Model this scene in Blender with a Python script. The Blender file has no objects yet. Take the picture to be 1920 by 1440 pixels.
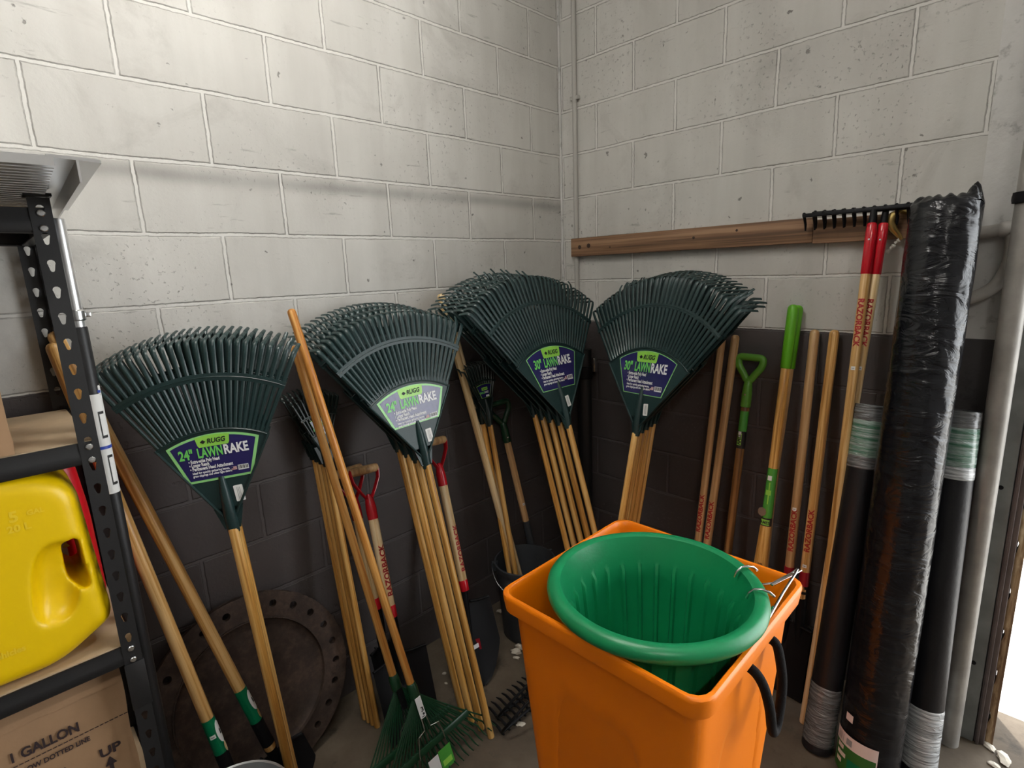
import bpy, bmesh, math, random
from mathutils import Vector as V, Matrix as M
random.seed(7)
SC = bpy.context.scene
COL = SC.collection
PI = math.pi
LAMP, SUN_E, SKY, EXPO = 88.0, 8.0, 5.8, 0.0
rad = math.radians

# ------------------------------------------------------------------ materials
def nm(name):
    m = bpy.data.materials.new(name); m.use_nodes = True
    nt = m.node_tree; b = nt.nodes['Principled BSDF']
    return m, nt, b

def N(nt, typ, **kw):
    n = nt.nodes.new(typ)
    for k, v in kw.items():
        setattr(n, k, v)
    return n

def ramp(nt, fac, stops):
    r = nt.nodes.new('ShaderNodeValToRGB')
    e = r.color_ramp.elements
    while len(e) < len(stops): e.new(0.5)
    for i, (p, c) in enumerate(stops):
        e[i].position = p; e[i].color = (*c[:3], 1)
    nt.links.new(fac, r.inputs['Fac'])
    return r.outputs['Color']

def math_(nt, op, a, b=None, c=None):
    n = nt.nodes.new('ShaderNodeMath'); n.operation = op
    for i, x in enumerate((a, b, c)):
        if x is None: continue
        if isinstance(x, (int, float)): n.inputs[i].default_value = x
        else: nt.links.new(x, n.inputs[i])
    return n.outputs[0]

def mixc(nt, fac, a, b, typ='MIX'):
    n = nt.nodes.new('ShaderNodeMix'); n.data_type = 'RGBA'; n.blend_type = typ
    for key, x in ((0, fac), (6, a), (7, b)):
        if isinstance(x, (int, float)): n.inputs[key].default_value = x
        elif isinstance(x, tuple): n.inputs[key].default_value = (*x[:3], 1)
        else: nt.links.new(x, n.inputs[key])
    return n.outputs[2]

def noise(nt, scale, detail=4, vec=None, rough=0.55, out='Fac'):
    n = nt.nodes.new('ShaderNodeTexNoise'); n.inputs['Scale'].default_value = scale
    n.inputs['Detail'].default_value = detail; n.inputs['Roughness'].default_value = rough
    if vec is not None: nt.links.new(vec, n.inputs['Vector'])
    return n.outputs[out]

def objco(nt, scale=(1, 1, 1), rand=False, rot=(0, 0, 0)):
    t = nt.nodes.new('ShaderNodeTexCoord')
    mp = nt.nodes.new('ShaderNodeMapping'); mp.inputs['Scale'].default_value = scale
    mp.inputs['Rotation'].default_value = rot
    nt.links.new(t.outputs['Object'], mp.inputs['Vector'])
    if rand:
        oi = nt.nodes.new('ShaderNodeObjectInfo')
        cx = nt.nodes.new('ShaderNodeCombineXYZ')
        nt.links.new(math_(nt, 'MULTIPLY', oi.outputs['Random'], 37.0), cx.inputs[0])
        nt.links.new(math_(nt, 'MULTIPLY', oi.outputs['Random'], 91.0), cx.inputs[2])
        nt.links.new(cx.outputs[0], mp.inputs['Location'])
    return mp.outputs['Vector']

def bump(nt, b, h, strength=0.3, dist=0.01):
    n = nt.nodes.new('ShaderNodeBump'); n.inputs['Strength'].default_value = strength
    n.inputs['Distance'].default_value = dist
    nt.links.new(h, n.inputs['Height']); nt.links.new(n.outputs[0], b.inputs['Normal'])

def plain(name, col, rough=0.5, metal=0.0, bmp=0.0, bscale=200, vary=0.0, spec=None, coat=0.0):
    m, nt, b = nm(name)
    b.inputs['Base Color'].default_value = (*col, 1)
    b.inputs['Roughness'].default_value = rough; b.inputs['Metallic'].default_value = metal
    if spec is not None: b.inputs['Specular IOR Level'].default_value = spec
    if coat: b.inputs['Coat Weight'].default_value = coat; b.inputs['Coat Roughness'].default_value = 0.08
    if vary:
        v = objco(nt)
        f = noise(nt, 9, 5, v)
        lo = tuple(c * (1 - vary) for c in col); hi = tuple(min(1, c * (1 + vary)) for c in col)
        nt.links.new(ramp(nt, f, [(0.3, lo), (0.7, hi)]), b.inputs['Base Color'])
    if bmp:
        bump(nt, b, noise(nt, bscale, 3, objco(nt)), bmp, 0.004)
    return m

def wood(name, dark, mid, light, rough=0.33, sc=1.0):
    m, nt, b = nm(name)
    v = objco(nt, (75 * sc, 75 * sc, 1.7 * sc), rand=True)
    w = objco(nt, (260 * sc, 260 * sc, 5 * sc), rand=True)
    a = noise(nt, 1.0, 4, v); c = noise(nt, 1.0, 3, w)
    f = math_(nt, 'ADD', math_(nt, 'MULTIPLY', a, 0.72), math_(nt, 'MULTIPLY', c, 0.28))
    col = ramp(nt, f, [(0.395, dark), (0.485, mid), (0.575, light)])
    oi = nt.nodes.new('ShaderNodeObjectInfo')
    hs = nt.nodes.new('ShaderNodeHueSaturation')
    nt.links.new(math_(nt, 'ADD', math_(nt, 'MULTIPLY', oi.outputs['Random'], 0.34), 0.80), hs.inputs['Value'])
    nt.links.new(col, hs.inputs['Color'])
    nt.links.new(hs.outputs[0], b.inputs['Base Color'])
    b.inputs['Roughness'].default_value = rough
    bump(nt, b, c, 0.12, 0.002)
    return m

MT = {}
MT['ash'] = wood('lacquered_ash', (0.33, 0.155, 0.04), (0.56, 0.31, 0.095), (0.70, 0.45, 0.19))
MT['golden'] = wood('golden_lacquered_wood', (0.36, 0.16, 0.028), (0.60, 0.31, 0.072), (0.72, 0.44, 0.15))
MT['amber'] = wood('amber_lacquered_wood', (0.36, 0.13, 0.022), (0.56, 0.24, 0.05), (0.66, 0.35, 0.10))
MT['pale'] = wood('pale_ash', (0.50, 0.32, 0.13), (0.68, 0.49, 0.25), (0.78, 0.62, 0.38))
MT['tan'] = wood('tan_hickory', (0.36, 0.20, 0.085), (0.50, 0.295, 0.13), (0.60, 0.385, 0.19))
MT['walnut'] = wood('brown_stained_wood', (0.10, 0.042, 0.012), (0.21, 0.095, 0.028), (0.31, 0.15, 0.05))
MT['board'] = wood('weathered_pine_board', (0.085, 0.044, 0.022), (0.175, 0.092, 0.046), (0.27, 0.155, 0.085), 0.7, 0.45)
MT['poly'] = plain('dark_green_moulded_poly', (0.0105, 0.030, 0.030), 0.36, 0, 0.10, 260, 0, 0.5)
MT['poly_black'] = plain('black_green_poly', (0.007, 0.016, 0.014), 0.34)
MT['navy'] = plain('navy_label_print', (0.020, 0.016, 0.10), 0.22, 0, 0.25, 60, 0, 0.5, 0.5)
MT['lime'] = plain('lime_label_print', (0.30, 0.66, 0.09), 0.25, 0, 0.2, 60)
MT['mint'] = plain('mint_label_border', (0.30, 0.68, 0.24), 0.25, 0, 0.2, 60)
MT['green_ink'] = plain('green_print', (0.16, 0.62, 0.12), 0.3)
MT['white'] = plain('white_print', (0.82, 0.83, 0.84), 0.4)
MT['paper'] = plain('white_paper_tag', (0.80, 0.80, 0.78), 0.6)
MT['ink'] = plain('black_print', (0.012, 0.012, 0.012), 0.5)
MT['grey_ink'] = plain('grey_print', (0.30, 0.30, 0.31), 0.5)
MT['red_ink'] = plain('red_print', (0.34, 0.010, 0.012), 0.5)
MT['red'] = plain('red_enamel', (0.52, 0.008, 0.018), 0.25, 0, 0, 0, 0, 0.5, 0.3)
MT['dred'] = plain('dark_red_dipped_paint', (0.25, 0.006, 0.015), 0.35)
MT['can_red'] = plain('red_hdpe', (0.62, 0.008, 0.016), 0.33, 0, 0.12, 40)
MT['can_yellow'] = plain('yellow_hdpe', (0.90, 0.60, 0.001), 0.34, 0, 0.10, 30)
MT['black'] = plain('black_powder_coat', (0.012, 0.012, 0.013), 0.45, 0, 0.05, 400)
MT['blackmetal'] = plain('black_forged_steel', (0.006, 0.006, 0.007), 0.5, 0, 0, 0, 0, 0.16)
MT['zinc'] = plain('zinc_plated_steel', (0.72, 0.73, 0.74), 0.25, 1.0)
MT['chrome'] = plain('bright_wire', (0.85, 0.86, 0.87), 0.18, 1.0)
MT['alu'] = plain('mill_aluminium', (0.80, 0.80, 0.80), 0.32, 1.0, 0.05, 90)
MT['silver'] = plain('silver_anodised_tube', (0.86, 0.87, 0.88), 0.28, 0.9)
MT['lawn'] = plain('bright_green_grip', (0.10, 0.36, 0.010), 0.42)
MT['lawn2'] = plain('leaf_green_paint', (0.115, 0.33, 0.035), 0.33)
MT['dgreen'] = plain('dark_green_plastic', (0.006, 0.040, 0.016), 0.3)
MT['sleeve'] = plain('green_label_sleeve', (0.0, 0.150, 0.060), 0.30)
MT['gsleeve'] = plain('glossy_green_card_sleeve', (0.07, 0.34, 0.045), 0.2, 0, 0, 0, 0, 0.5, 0.6)
MT['orange'] = plain('orange_moulded_plastic', (0.95, 0.225, 0.0005), 0.38, 0, 0.06, 300)
MT['basket'] = plain('green_basket_plastic', (0.004, 0.215, 0.075), 0.36, 0, 0.08, 120)
MT['rope'] = plain('black_braided_rope', (0.005, 0.0045, 0.005), 0.8, 0, 0.5, 500, 0, 0.2)
MT['cardboard'] = plain('brown_cardboard', (0.40, 0.245, 0.135), 0.85, 0, 0.08, 120, 0.10)
MT['deck'] = plain('particle_board', (0.56, 0.42, 0.27), 0.75, 0, 0.1, 200, 0.12)
MT['bucket'] = plain('grey_pail_plastic', (0.030, 0.034, 0.039), 0.45)
MT['galv'] = plain('galvanised_sheet', (0.50, 0.52, 0.53), 0.42, 0.85, 0.05, 60, 0.15)
MT['paintsteel'] = plain('weathered_grey_steel', (0.20, 0.21, 0.205), 0.6, 0.3, 0.12, 60, 0.28)
MT['pipe'] = plain('worn_grey_pipe', (0.34, 0.325, 0.30), 0.5, 0.4, 0.15, 50, 0.25)
MT['hose'] = plain('dusty_grey_hose', (0.42, 0.40, 0.37), 0.6, 0, 0.1, 60, 0.2)
MT['brass'] = plain('old_brass', (0.66, 0.48, 0.17), 0.35, 0.8)
MT['tape'] = plain('clear_crumpled_tape', (0.75, 0.73, 0.66), 0.15)
MT['pink_label'] = plain('pale_label_print', (0.78, 0.66, 0.64), 0.5)
MT['dk_label_green'] = plain('dark_green_label_print', (0.03, 0.13, 0.02), 0.45)
MT['trimwood'] = plain('brown_painted_jamb', (0.105, 0.082, 0.076), 0.7, 0, 0.2, 30, 0.25)
MT['jambwood'] = wood('bare_weathered_jamb', (0.14, 0.08, 0.04), (0.32, 0.22, 0.12), (0.55, 0.45, 0.30), 0.8, 0.5)
MT['chip'] = plain('pale_mortar_crumb', (0.55, 0.50, 0.42), 0.9, 0, 0.3, 100)
MT['conduit'] = plain('painted_conduit', (0.40, 0.385, 0.355), 0.55)
MT['yellow_ink'] = plain('yellow_print', (0.85, 0.70, 0.05), 0.4)
MT['blue_ink'] = plain('blue_print', (0.03, 0.07, 0.42), 0.4)

def film(name, a, b_, sx, sz, thr=(0.42, 0.66), rough=0.22, wr=(16, 16, 60), ws=0.75, coat=0.6):
    """black roll under clear stretch film: streaky milky patches and a wrinkled surface"""
    m, nt, b = nm(name)
    v = objco(nt, (sx, sx, sz), rot=(0.35, 0.2, 0))
    f = noise(nt, 1.0, 6, v, 0.6)
    nt.links.new(ramp(nt, f, [(thr[0], a), (thr[1], b_)]), b.inputs['Base Color'])
    b.inputs['Roughness'].default_value = rough
    b.inputs['Coat Weight'].default_value = coat; b.inputs['Coat Roughness'].default_value = 0.1
    w = objco(nt, wr, rot=(0.55, 0.45, 0.3))
    wr = nt.nodes.new('ShaderNodeTexNoise'); wr.inputs['Scale'].default_value = 1.0
    wr.inputs['Detail'].default_value = 5; wr.inputs['Distortion'].default_value = 1.2
    nt.links.new(w, wr.inputs['Vector'])
    bump(nt, b, wr.outputs['Fac'], ws, 0.012)
    return m
MT['film_black'] = film('black_fabric_under_film', (0.004, 0.004, 0.006), (0.011, 0.012, 0.014), 9, 60, rough=0.2, wr=(10, 10, 22), ws=0.6, coat=0.0)
MT['film_black'].node_tree.nodes['Principled BSDF'].inputs['Specular IOR Level'].default_value = 0.38
MT['roll_black'] = plain('black_rolled_fabric', (0.007, 0.007, 0.009), 0.42, 0, 0.3, 40, 0, 0.4)
MT['film_white'] = film('milky_stretch_film', (0.16, 0.17, 0.175), (0.62, 0.64, 0.65), 5, 130, (0.36, 0.62))
MT['film_green'] = film('film_over_green_label', (0.05, 0.16, 0.10), (0.40, 0.47, 0.45), 5, 130, (0.40, 0.68))
MT['film_smoke'] = film('smoky_stretch_film', (0.06, 0.062, 0.065), (0.20, 0.21, 0.215), 5, 130, (0.36, 0.70))

def block_wall(name, axis, d0):
    """painted concrete block in running bond: pale grey above, dark brown-grey below z=1.39"""
    m, nt, b = nm(name)
    t = nt.nodes.new('ShaderNodeTexCoord'); s = nt.nodes.new('ShaderNodeSeparateXYZ')
    nt.links.new(t.outputs['Object'], s.inputs[0])
    dist = math_(nt, 'MULTIPLY', s.outputs[0 if axis == 'L' else 1], -1.0)
    u = math_(nt, 'ADD', dist, 10 * .4064 + .2032 - d0)
    v = math_(nt, 'ADD', s.outputs[2], 20 * .2032 - 1.796)
    # hand laid: joints wander a little
    wob = noise(nt, 2.3, 2, t.outputs['Object'])
    wob = math_(nt, 'MULTIPLY', math_(nt, 'SUBTRACT', wob, 0.5), 0.012)
    wob2 = noise(nt, 45, 2, t.outputs['Object'])
    wob2 = math_(nt, 'MULTIPLY', math_(nt, 'SUBTRACT', wob2, 0.5), 0.006)
    v2 = math_(nt, 'ADD', math_(nt, 'ADD', v, wob), wob2)
    u2 = math_(nt, 'ADD', math_(nt, 'SUBTRACT', u, wob), wob2)
    cb = nt.nodes.new('ShaderNodeCombineXYZ'); nt.links.new(u2, cb.inputs[0]); nt.links.new(v2, cb.inputs[1])
    br = nt.nodes.new('ShaderNodeTexBrick')
    br.offset = 0.5; br.offset_frequency = 2; br.squash = 1.0
    br.inputs['Scale'].default_value = 1.0; br.inputs['Brick Width'].default_value = .4064
    br.inputs['Row Height'].default_value = .2032; br.inputs['Mortar Size'].default_value = 0.0042
    br.inputs['Mortar Smooth'].default_value = 0.15; br.inputs['Bias'].default_value = 0.0
    br.inputs['Color1'].default_value = (0.42, 0.42, 0.42, 1); br.inputs['Color2'].default_value = (0.58, 0.58, 0.58, 1)
    nt.links.new(cb.outputs[0], br.inputs['Vector'])
    br2 = nt.nodes.new('ShaderNodeTexBrick')            # wider band: grime along the joints
    br2.offset = 0.5; br2.offset_frequency = 2
    br2.inputs['Scale'].default_value = 1.0; br2.inputs['Brick Width'].default_value = .4064
    br2.inputs['Row Height'].default_value = .2032; br2.inputs['Mortar Size'].default_value = 0.0085
    br2.inputs['Mortar Smooth'].default_value = 0.4
    nt.links.new(cb.outputs[0], br2.inputs['Vector'])
    mort = br.outputs['Fac']; grime = br2.outputs['Fac']
    big = noise(nt, 1.6, 5, t.outputs['Object'])
    sv = nt.nodes.new('ShaderNodeMapping'); sv.inputs['Scale'].default_value = (9, 9, 1.1)
    nt.links.new(t.outputs['Object'], sv.inputs['Vector'])
    runs = noise(nt, 1.0, 4, sv.outputs[0])
    fine = noise(nt, 90, 4, t.outputs['Object'])
    up = ramp(nt, big, [(0.28, (0.475, 0.462, 0.430)), (0.52, (0.560, 0.547, 0.512)), (0.75, (0.63, 0.618, 0.582))])
    up = mixc(nt, math_(nt, 'MULTIPLY', math_(nt, 'SUBTRACT', 0.62, runs), 0.9), up, (0.33, 0.315, 0.285))
    up = mixc(nt, 0.16, up, br.outputs['Color'], 'OVERLAY')
    up = mixc(nt, math_(nt, 'MULTIPLY', grime, math_(nt, 'MULTIPLY', ramp(nt, noise(nt, 11, 5, t.outputs['Object'], 0.7), [(0.36, (0.12, 0.12, 0.12)), (0.62, (1, 1, 1))]), 0.72)), up, (0.14, 0.128, 0.11))
    # small chips and specks
    vo = nt.nodes.new('ShaderNodeTexNoise'); vo.inputs['Scale'].default_value = 26; vo.inputs['Detail'].default_value = 6
    nt.links.new(t.outputs['Object'], vo.inputs['Vector'])
    sp = ramp(nt, vo.outputs['Fac'], [(0.685, (0, 0, 0)), (0.72, (1, 1, 1))])
    up = mixc(nt, math_(nt, 'MULTIPLY', sp, 0.75), up, (0.12, 0.11, 0.10))
    # rough pitted blocks here and there, rubbed dirt in broad patches, short scuffs
    pit = noise(nt, 75, 5, t.outputs['Object'], 0.6)
    rough_m = ramp(nt, noise(nt, 1.9, 2, t.outputs['Object']), [(0.47, (0, 0, 0)), (0.60, (1, 1, 1))])
    pm = math_(nt, 'MULTIPLY', ramp(nt, pit, [(0.60, (0, 0, 0)), (0.66, (1, 1, 1))]), rough_m)
    up = mixc(nt, math_(nt, 'MULTIPLY', pm, 0.50), up, (0.20, 0.19, 0.175))
    sm = nt.nodes.new('ShaderNodeTexNoise'); sm.inputs['Scale'].default_value = 3.6; sm.inputs['Detail'].default_value = 7
    sm.inputs['Roughness'].default_value = 0.68; sm.inputs['Distortion'].default_value = 0.6
    nt.links.new(t.outputs['Object'], sm.inputs['Vector'])
    up = mixc(nt, math_(nt, 'MULTIPLY', ramp(nt, sm.outputs['Fac'], [(0.54, (0, 0, 0)), (0.74, (1, 1, 1))]), 0.42), up, (0.26, 0.245, 0.22))
    sc = nt.nodes.new('ShaderNodeMapping'); sc.inputs['Scale'].default_value = (5, 5, 34); sc.inputs['Rotation'].default_value = (0.25, 0.25, 0)
    nt.links.new(t.outputs['Object'], sc.inputs['Vector'])
    scf = noise(nt, 1.0, 5, sc.outputs[0], 0.6)
    up = mixc(nt, math_(nt, 'MULTIPLY', ramp(nt, scf, [(0.66, (0, 0, 0)), (0.71, (1, 1, 1))]), 0.40), up, (0.16, 0.15, 0.135))
    if axis == 'L':      # long uneven dark streak under one course
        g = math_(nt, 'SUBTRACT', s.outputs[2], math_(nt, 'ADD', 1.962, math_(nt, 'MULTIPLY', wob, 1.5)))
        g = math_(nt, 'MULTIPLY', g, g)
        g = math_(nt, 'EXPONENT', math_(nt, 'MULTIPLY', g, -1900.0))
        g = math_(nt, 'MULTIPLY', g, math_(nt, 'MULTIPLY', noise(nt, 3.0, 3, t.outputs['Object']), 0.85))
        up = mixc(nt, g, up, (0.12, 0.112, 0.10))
    up = mixc(nt, math_(nt, 'MULTIPLY', mort, 0.85), up, (0.70, 0.685, 0.65))
    lo = ramp(nt, big, [(0.3, (0.050, 0.042, 0.041)), (0.7, (0.074, 0.062, 0.061))])
    lo = mixc(nt, math_(nt, 'MULTIPLY', mort, 0.55), lo, (0.105, 0.095, 0.095))
    edge = math_(nt, 'ADD', s.outputs[2], math_(nt, 'MULTIPLY', wob2, 0.8))
    sel = math_(nt, 'GREATER_THAN', edge, 1.390)
    nt.links.new(mixc(nt, sel, lo, up), b.inputs['Base Color'])
    b.inputs['Roughness'].default_value = 0.62
    h = math_(nt, 'ADD', math_(nt, 'MULTIPLY', grime, -1.0), math_(nt, 'MULTIPLY', mort, 0.55))
    h = math_(nt, 'ADD', h, math_(nt, 'MULTIPLY', fine, 0.20))
    h = math_(nt, 'SUBTRACT', h, math_(nt, 'MULTIPLY', pm, 0.35))
    h = math_(nt, 'ADD', h, math_(nt, 'MULTIPLY', math_(nt, 'MULTIPLY', sp, -1), 0.5))
    bump(nt, b, h, 0.55, 0.006)
    return m

def concrete(name, c0, c1, c2, sc=1.0, rough=0.8):
    m, nt, b = nm(name)
    v = objco(nt)
    a = noise(nt, 2.2 * sc, 6, v, 0.65); f = noise(nt, 40 * sc, 5, v)
    col = ramp(nt, a, [(0.3, c0), (0.5, c1), (0.72, c2)])
    st = noise(nt, 7 * sc, 5, v, 0.7)
    col = mixc(nt, ramp(nt, st, [(0.56, (0, 0, 0)), (0.70, (0.75, 0.75, 0.75))]), col, tuple(x * 0.4 for x in c0))
    nt.links.new(col, b.inputs['Base Color']); b.inputs['Roughness'].default_value = rough
    bump(nt, b, math_(nt, 'ADD', a, math_(nt, 'MULTIPLY', f, 0.35)), 0.35, 0.008)
    return m
MT['floor'] = concrete('stained_concrete_floor', (0.052, 0.037, 0.024), (0.092, 0.069, 0.046), (0.150, 0.118, 0.083))
MT['outside'] = concrete('sunlit_concrete_apron', (0.50, 0.48, 0.45), (0.60, 0.58, 0.55), (0.66, 0.64, 0.61))
MT['backwall'] = plain('dim_back_wall_paint', (0.30, 0.29, 0.275), 0.8)
MT['pilaster'] = concrete('smooth_painted_concrete', (0.50, 0.49, 0.47), (0.58, 0.57, 0.55), (0.64, 0.63, 0.61), 2.0, 0.65)
MT['pilaster_low'] = concrete('dark_painted_concrete', (0.035, 0.031, 0.032), (0.05, 0.045, 0.046), (0.06, 0.054, 0.055), 2.0, 0.6)

def rusty():
    m, nt, b = nm('rusted_cast_iron')
    v = objco(nt)
    a = noise(nt, 9, 6, v, 0.7); c = noise(nt, 60, 4, v, 0.7)
    f = math_(nt, 'ADD', math_(nt, 'MULTIPLY', a, 0.7), math_(nt, 'MULTIPLY', c, 0.3))
    nt.links.new(ramp(nt, f, [(0.3, (0.020, 0.014, 0.011)), (0.5, (0.052, 0.034, 0.026)), (0.62, (0.095, 0.062, 0.046)), (0.74, (0.20, 0.15, 0.11))]), b.inputs['Base Color'])
    b.inputs['Roughness'].default_value = 0.62; b.inputs['Metallic'].default_value = 0.35
    bump(nt, b, f, 0.5, 0.006)
    return m
MT['rust'] = rusty()

# ------------------------------------------------------------------ mesh building
_font = {}
def glyphs(s):
    """flat outline mesh of a string, height 1 cap approx, as (verts2d, faces, width)"""
    if s not in _font:
        cu = bpy.data.curves.new('t', 'FONT'); cu.body = s; cu.size = 1.0; cu.resolution_u = 3
        cu.offset = 0.034
        o = bpy.data.objects.new('t', cu); COL.objects.link(o)
        dg = bpy.context.evaluated_depsgraph_get()
        me = bpy.data.meshes.new_from_object(o.evaluated_get(dg))
        vs = [(v.co.x, v.co.y) for v in me.vertices]; fs = [tuple(p.vertices) for p in me.polygons]
        bpy.data.objects.remove(o); bpy.data.curves.remove(cu); bpy.data.meshes.remove(me)
        w = max((x for x, y in vs), default=0)
        _font[s] = (vs, fs, w)
    return _font[s]

class B:
    def __init__(s): s.bm = bmesh.new(); s.mi = 0
    def f(s, vs):
        try: f = s.bm.faces.new(vs)
        except ValueError: return
        f.material_index = s.mi; return f
    def box(s, c, d, R=None, bev=0.0, seg=2):
        r = bmesh.ops.create_cube(s.bm, size=1.0); vs = r['verts']
        for v in vs:
            p = V((v.co.x * d[0], v.co.y * d[1], v.co.z * d[2]))
            if R is not None: p = R @ p
            v.co = p + V(c)
        fs = {f for v in vs for f in v.link_faces}
        for f in fs: f.material_index = s.mi
        if bev > 0:
            es = list({e for v in vs for e in v.link_edges})
            rr = bmesh.ops.bevel(s.bm, geom=es, offset=bev, segments=seg, affect='EDGES', profile=0.5)
            for f in rr['faces']: f.material_index = s.mi
        return s
    def tube(s, pts, r, n=10, closed=False, cap=True, sx=1.0, up=None):
        pts = [V(p) for p in pts]; k = len(pts)
        rs = r if isinstance(r, (list, tuple)) else [r] * k
        rings = []; u = V(up) if up is not None else None
        for i, p in enumerate(pts):
            a = pts[(i - 1) % k] if (closed or i > 0) else p
            b = pts[(i + 1) % k] if (closed or i < k - 1) else p
            t = (b - a).normalized()
            if u is None: u = t.orthogonal().normalized()
            u = (u - t * u.dot(t)).normalized(); w = t.cross(u)
            rings.append([s.bm.verts.new(p + (u * math.cos(2 * PI * j / n) * sx + w * math.sin(2 * PI * j / n)) * rs[i]) for j in range(n)])
        for i in range(k if closed else k - 1):
            A = rings[i]; Bq = rings[(i + 1) % k]
            for j in range(n): s.f([A[j], A[(j + 1) % n], Bq[(j + 1) % n], Bq[j]])
        if cap and not closed: s.f(rings[0][::-1]); s.f(rings[-1])
        return s
    def lathe(s, prof, n=24, c=(0, 0, 0), cap=True, rot=None, fn=None):
        rings = []
        for (r, z) in prof:
            ring = []
            for j in range(n):
                a = 2 * PI * j / n
                rr = r * (fn(a, z) if fn else 1.0)
                p = V((rr * math.cos(a), rr * math.sin(a), z))
                if rot is not None: p = rot @ p
                ring.append(s.bm.verts.new(p + V(c)))
            rings.append(ring)
        for A, Bq in zip(rings, rings[1:]):
            for j in range(n): s.f([A[j], A[(j + 1) % n], Bq[(j + 1) % n], Bq[j]])
        if cap: s.f(rings[0][::-1]); s.f(rings[-1])
        return s
    def prism(s, poly, fn, w0, w1):
        A = [s.bm.verts.new(fn(u, v, w0)) for u, v in poly]; Bq = [s.bm.verts.new(fn(u, v, w1)) for u, v in poly]
        k = len(poly)
        s.f(A[::-1]); s.f(Bq)
        for i in range(k): s.f([A[i], A[(i + 1) % k], Bq[(i + 1) % k], Bq[i]])
        return s
    def sheet(s, nu, nv, fn):
        g = [[s.bm.verts.new(fn(i / nu, j / nv)) for j in range(nv + 1)] for i in range(nu + 1)]
        for i in range(nu):
            for j in range(nv): s.f([g[i][j], g[i + 1][j], g[i + 1][j + 1], g[i][j + 1]])
        return g
    def slab(s, nu, nv, fn):
        """closed thin body: fn(u, v, side) with side 0 or 1"""
        g = [[[s.bm.verts.new(fn(i / nu, j / nv, k)) for j in range(nv + 1)] for i in range(nu + 1)] for k in (0, 1)]
        for k in (0, 1):
            for i in range(nu):
                for j in range(nv):
                    q = [g[k][i][j], g[k][i + 1][j], g[k][i + 1][j + 1], g[k][i][j + 1]]
                    s.f(q if k else q[::-1])
        for i in range(nu):
            for j in (0, nv): s.f([g[0][i][j], g[0][i + 1][j], g[1][i + 1][j], g[1][i][j]])
        for j in range(nv):
            for i in (0, nu): s.f([g[0][i][j], g[0][i][j + 1], g[1][i][j + 1], g[1][i][j]])
        return s
    def text(s, st, size, fn, align='L', cuts=0, sq=1.0, fit=None):
        """lettering laid on a surface; fn(u, v) gives the point, u along the line of writing"""
        vs, fs, w = glyphs(st); size_u = size * sq if fit is None else fit / max(w, 1e-6)
        off = {'L': 0, 'C': -w / 2, 'R': -w}[align]
        tb = bmesh.new()
        tv = [tb.verts.new(((x + off) * size_u, y * size, 0)) for x, y in vs]
        for q in fs:
            try: tb.faces.new([tv[i] for i in q])
            except ValueError: pass
        for k in range(cuts):
            y = size * (-0.05 + 0.85 * (k + 0.5) / cuts)
            bmesh.ops.bisect_plane(tb, geom=tb.verts[:] + tb.edges[:] + tb.faces[:], plane_co=(0, y, 0), plane_no=(0, 1, 0))
        mp = {}
        for v in tb.verts: mp[v] = s.bm.verts.new(fn(v.co.x, v.co.y))
        for q in tb.faces: s.f([mp[v] for v in q.verts])
        tb.free(); return s

def make(name, b, mats, parent=None, smooth=35, recalc=True, weld=False):
    if weld: bmesh.ops.remove_doubles(b.bm, verts=b.bm.verts[:], dist=1e-5)
    if recalc: bmesh.ops.recalc_face_normals(b.bm, faces=b.bm.faces[:])
    me = bpy.data.meshes.new(name); b.bm.to_mesh(me); b.bm.free()
    if not isinstance(mats, (list, tuple)): mats = [mats]
    for m in mats: me.materials.append(MT[m] if isinstance(m, str) else m)
    if smooth:
        me.shade_smooth(); me.set_sharp_from_angle(angle=rad(smooth))
    o = bpy.data.objects.new(name, me); COL.objects.link(o)
    if parent is not None: o.parent = parent
    return o

def tag(o, label, cat, group=None):
    o['label'] = label; o['category'] = cat
    if group: o['group'] = group
    return o
def struct(o, label=None, cat='structure'):
    o['kind'] = 'structure'
    if label: o['label'] = label; o['category'] = cat
    return o
def thing(name, label, cat, loc=(0, 0, 0), group=None, basis=None):
    o = bpy.data.objects.new(name, None); COL.objects.link(o)
    o.empty_display_size = 0.05
    if basis is None: o.location = loc
    else:
        l, y, z = basis
        mt = M(((l.x, y.x, z.x, loc[0]), (l.y, y.y, z.y, loc[1]), (l.z, y.z, z.z, loc[2]), (0, 0, 0, 1)))
        o.matrix_world = mt
    return tag(o, label, cat, group)
def copy_tree(o, parent=None):
    c = o.copy(); COL.objects.link(c)
    if parent is not None: c.parent = parent
    for ch in [x for x in bpy.data.objects if x.parent == o]: copy_tree(ch, c)
    return c
def at(o, loc, label, group=None):
    o.location = V(loc)
    o['label'] = label
    if group: o['group'] = group
    return o
def part_label(o, s): o['label'] = s; return o

def lean(b, t, face):
    """axes of a tool whose shaft runs from b up to t and whose front looks along face"""
    v = (V(t) - V(b)).normalized(); n = V(face); n = (n - v * n.dot(v)).normalized()
    l = (-n).cross(v)
    return l, -n, v
def lean_wall(wall, t1, t2, tw):
    lat, nrm = (V((1, 0, 0)), V((0, -1, 0))) if wall == 'L' else (V((0, -1, 0)), V((-1, 0, 0)))
    v = (V((0, 0, 1)) - nrm * math.tan(t1) + lat * math.tan(t2)).normalized()
    l = (lat - v * lat.dot(v)).normalized(); n = l.cross(v)
    if n.dot(nrm) < 0: n = -n
    l2 = l * math.cos(tw) + n * math.sin(tw); n2 = n * math.cos(tw) - l * math.sin(tw)
    return l2, -n2, v

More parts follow.
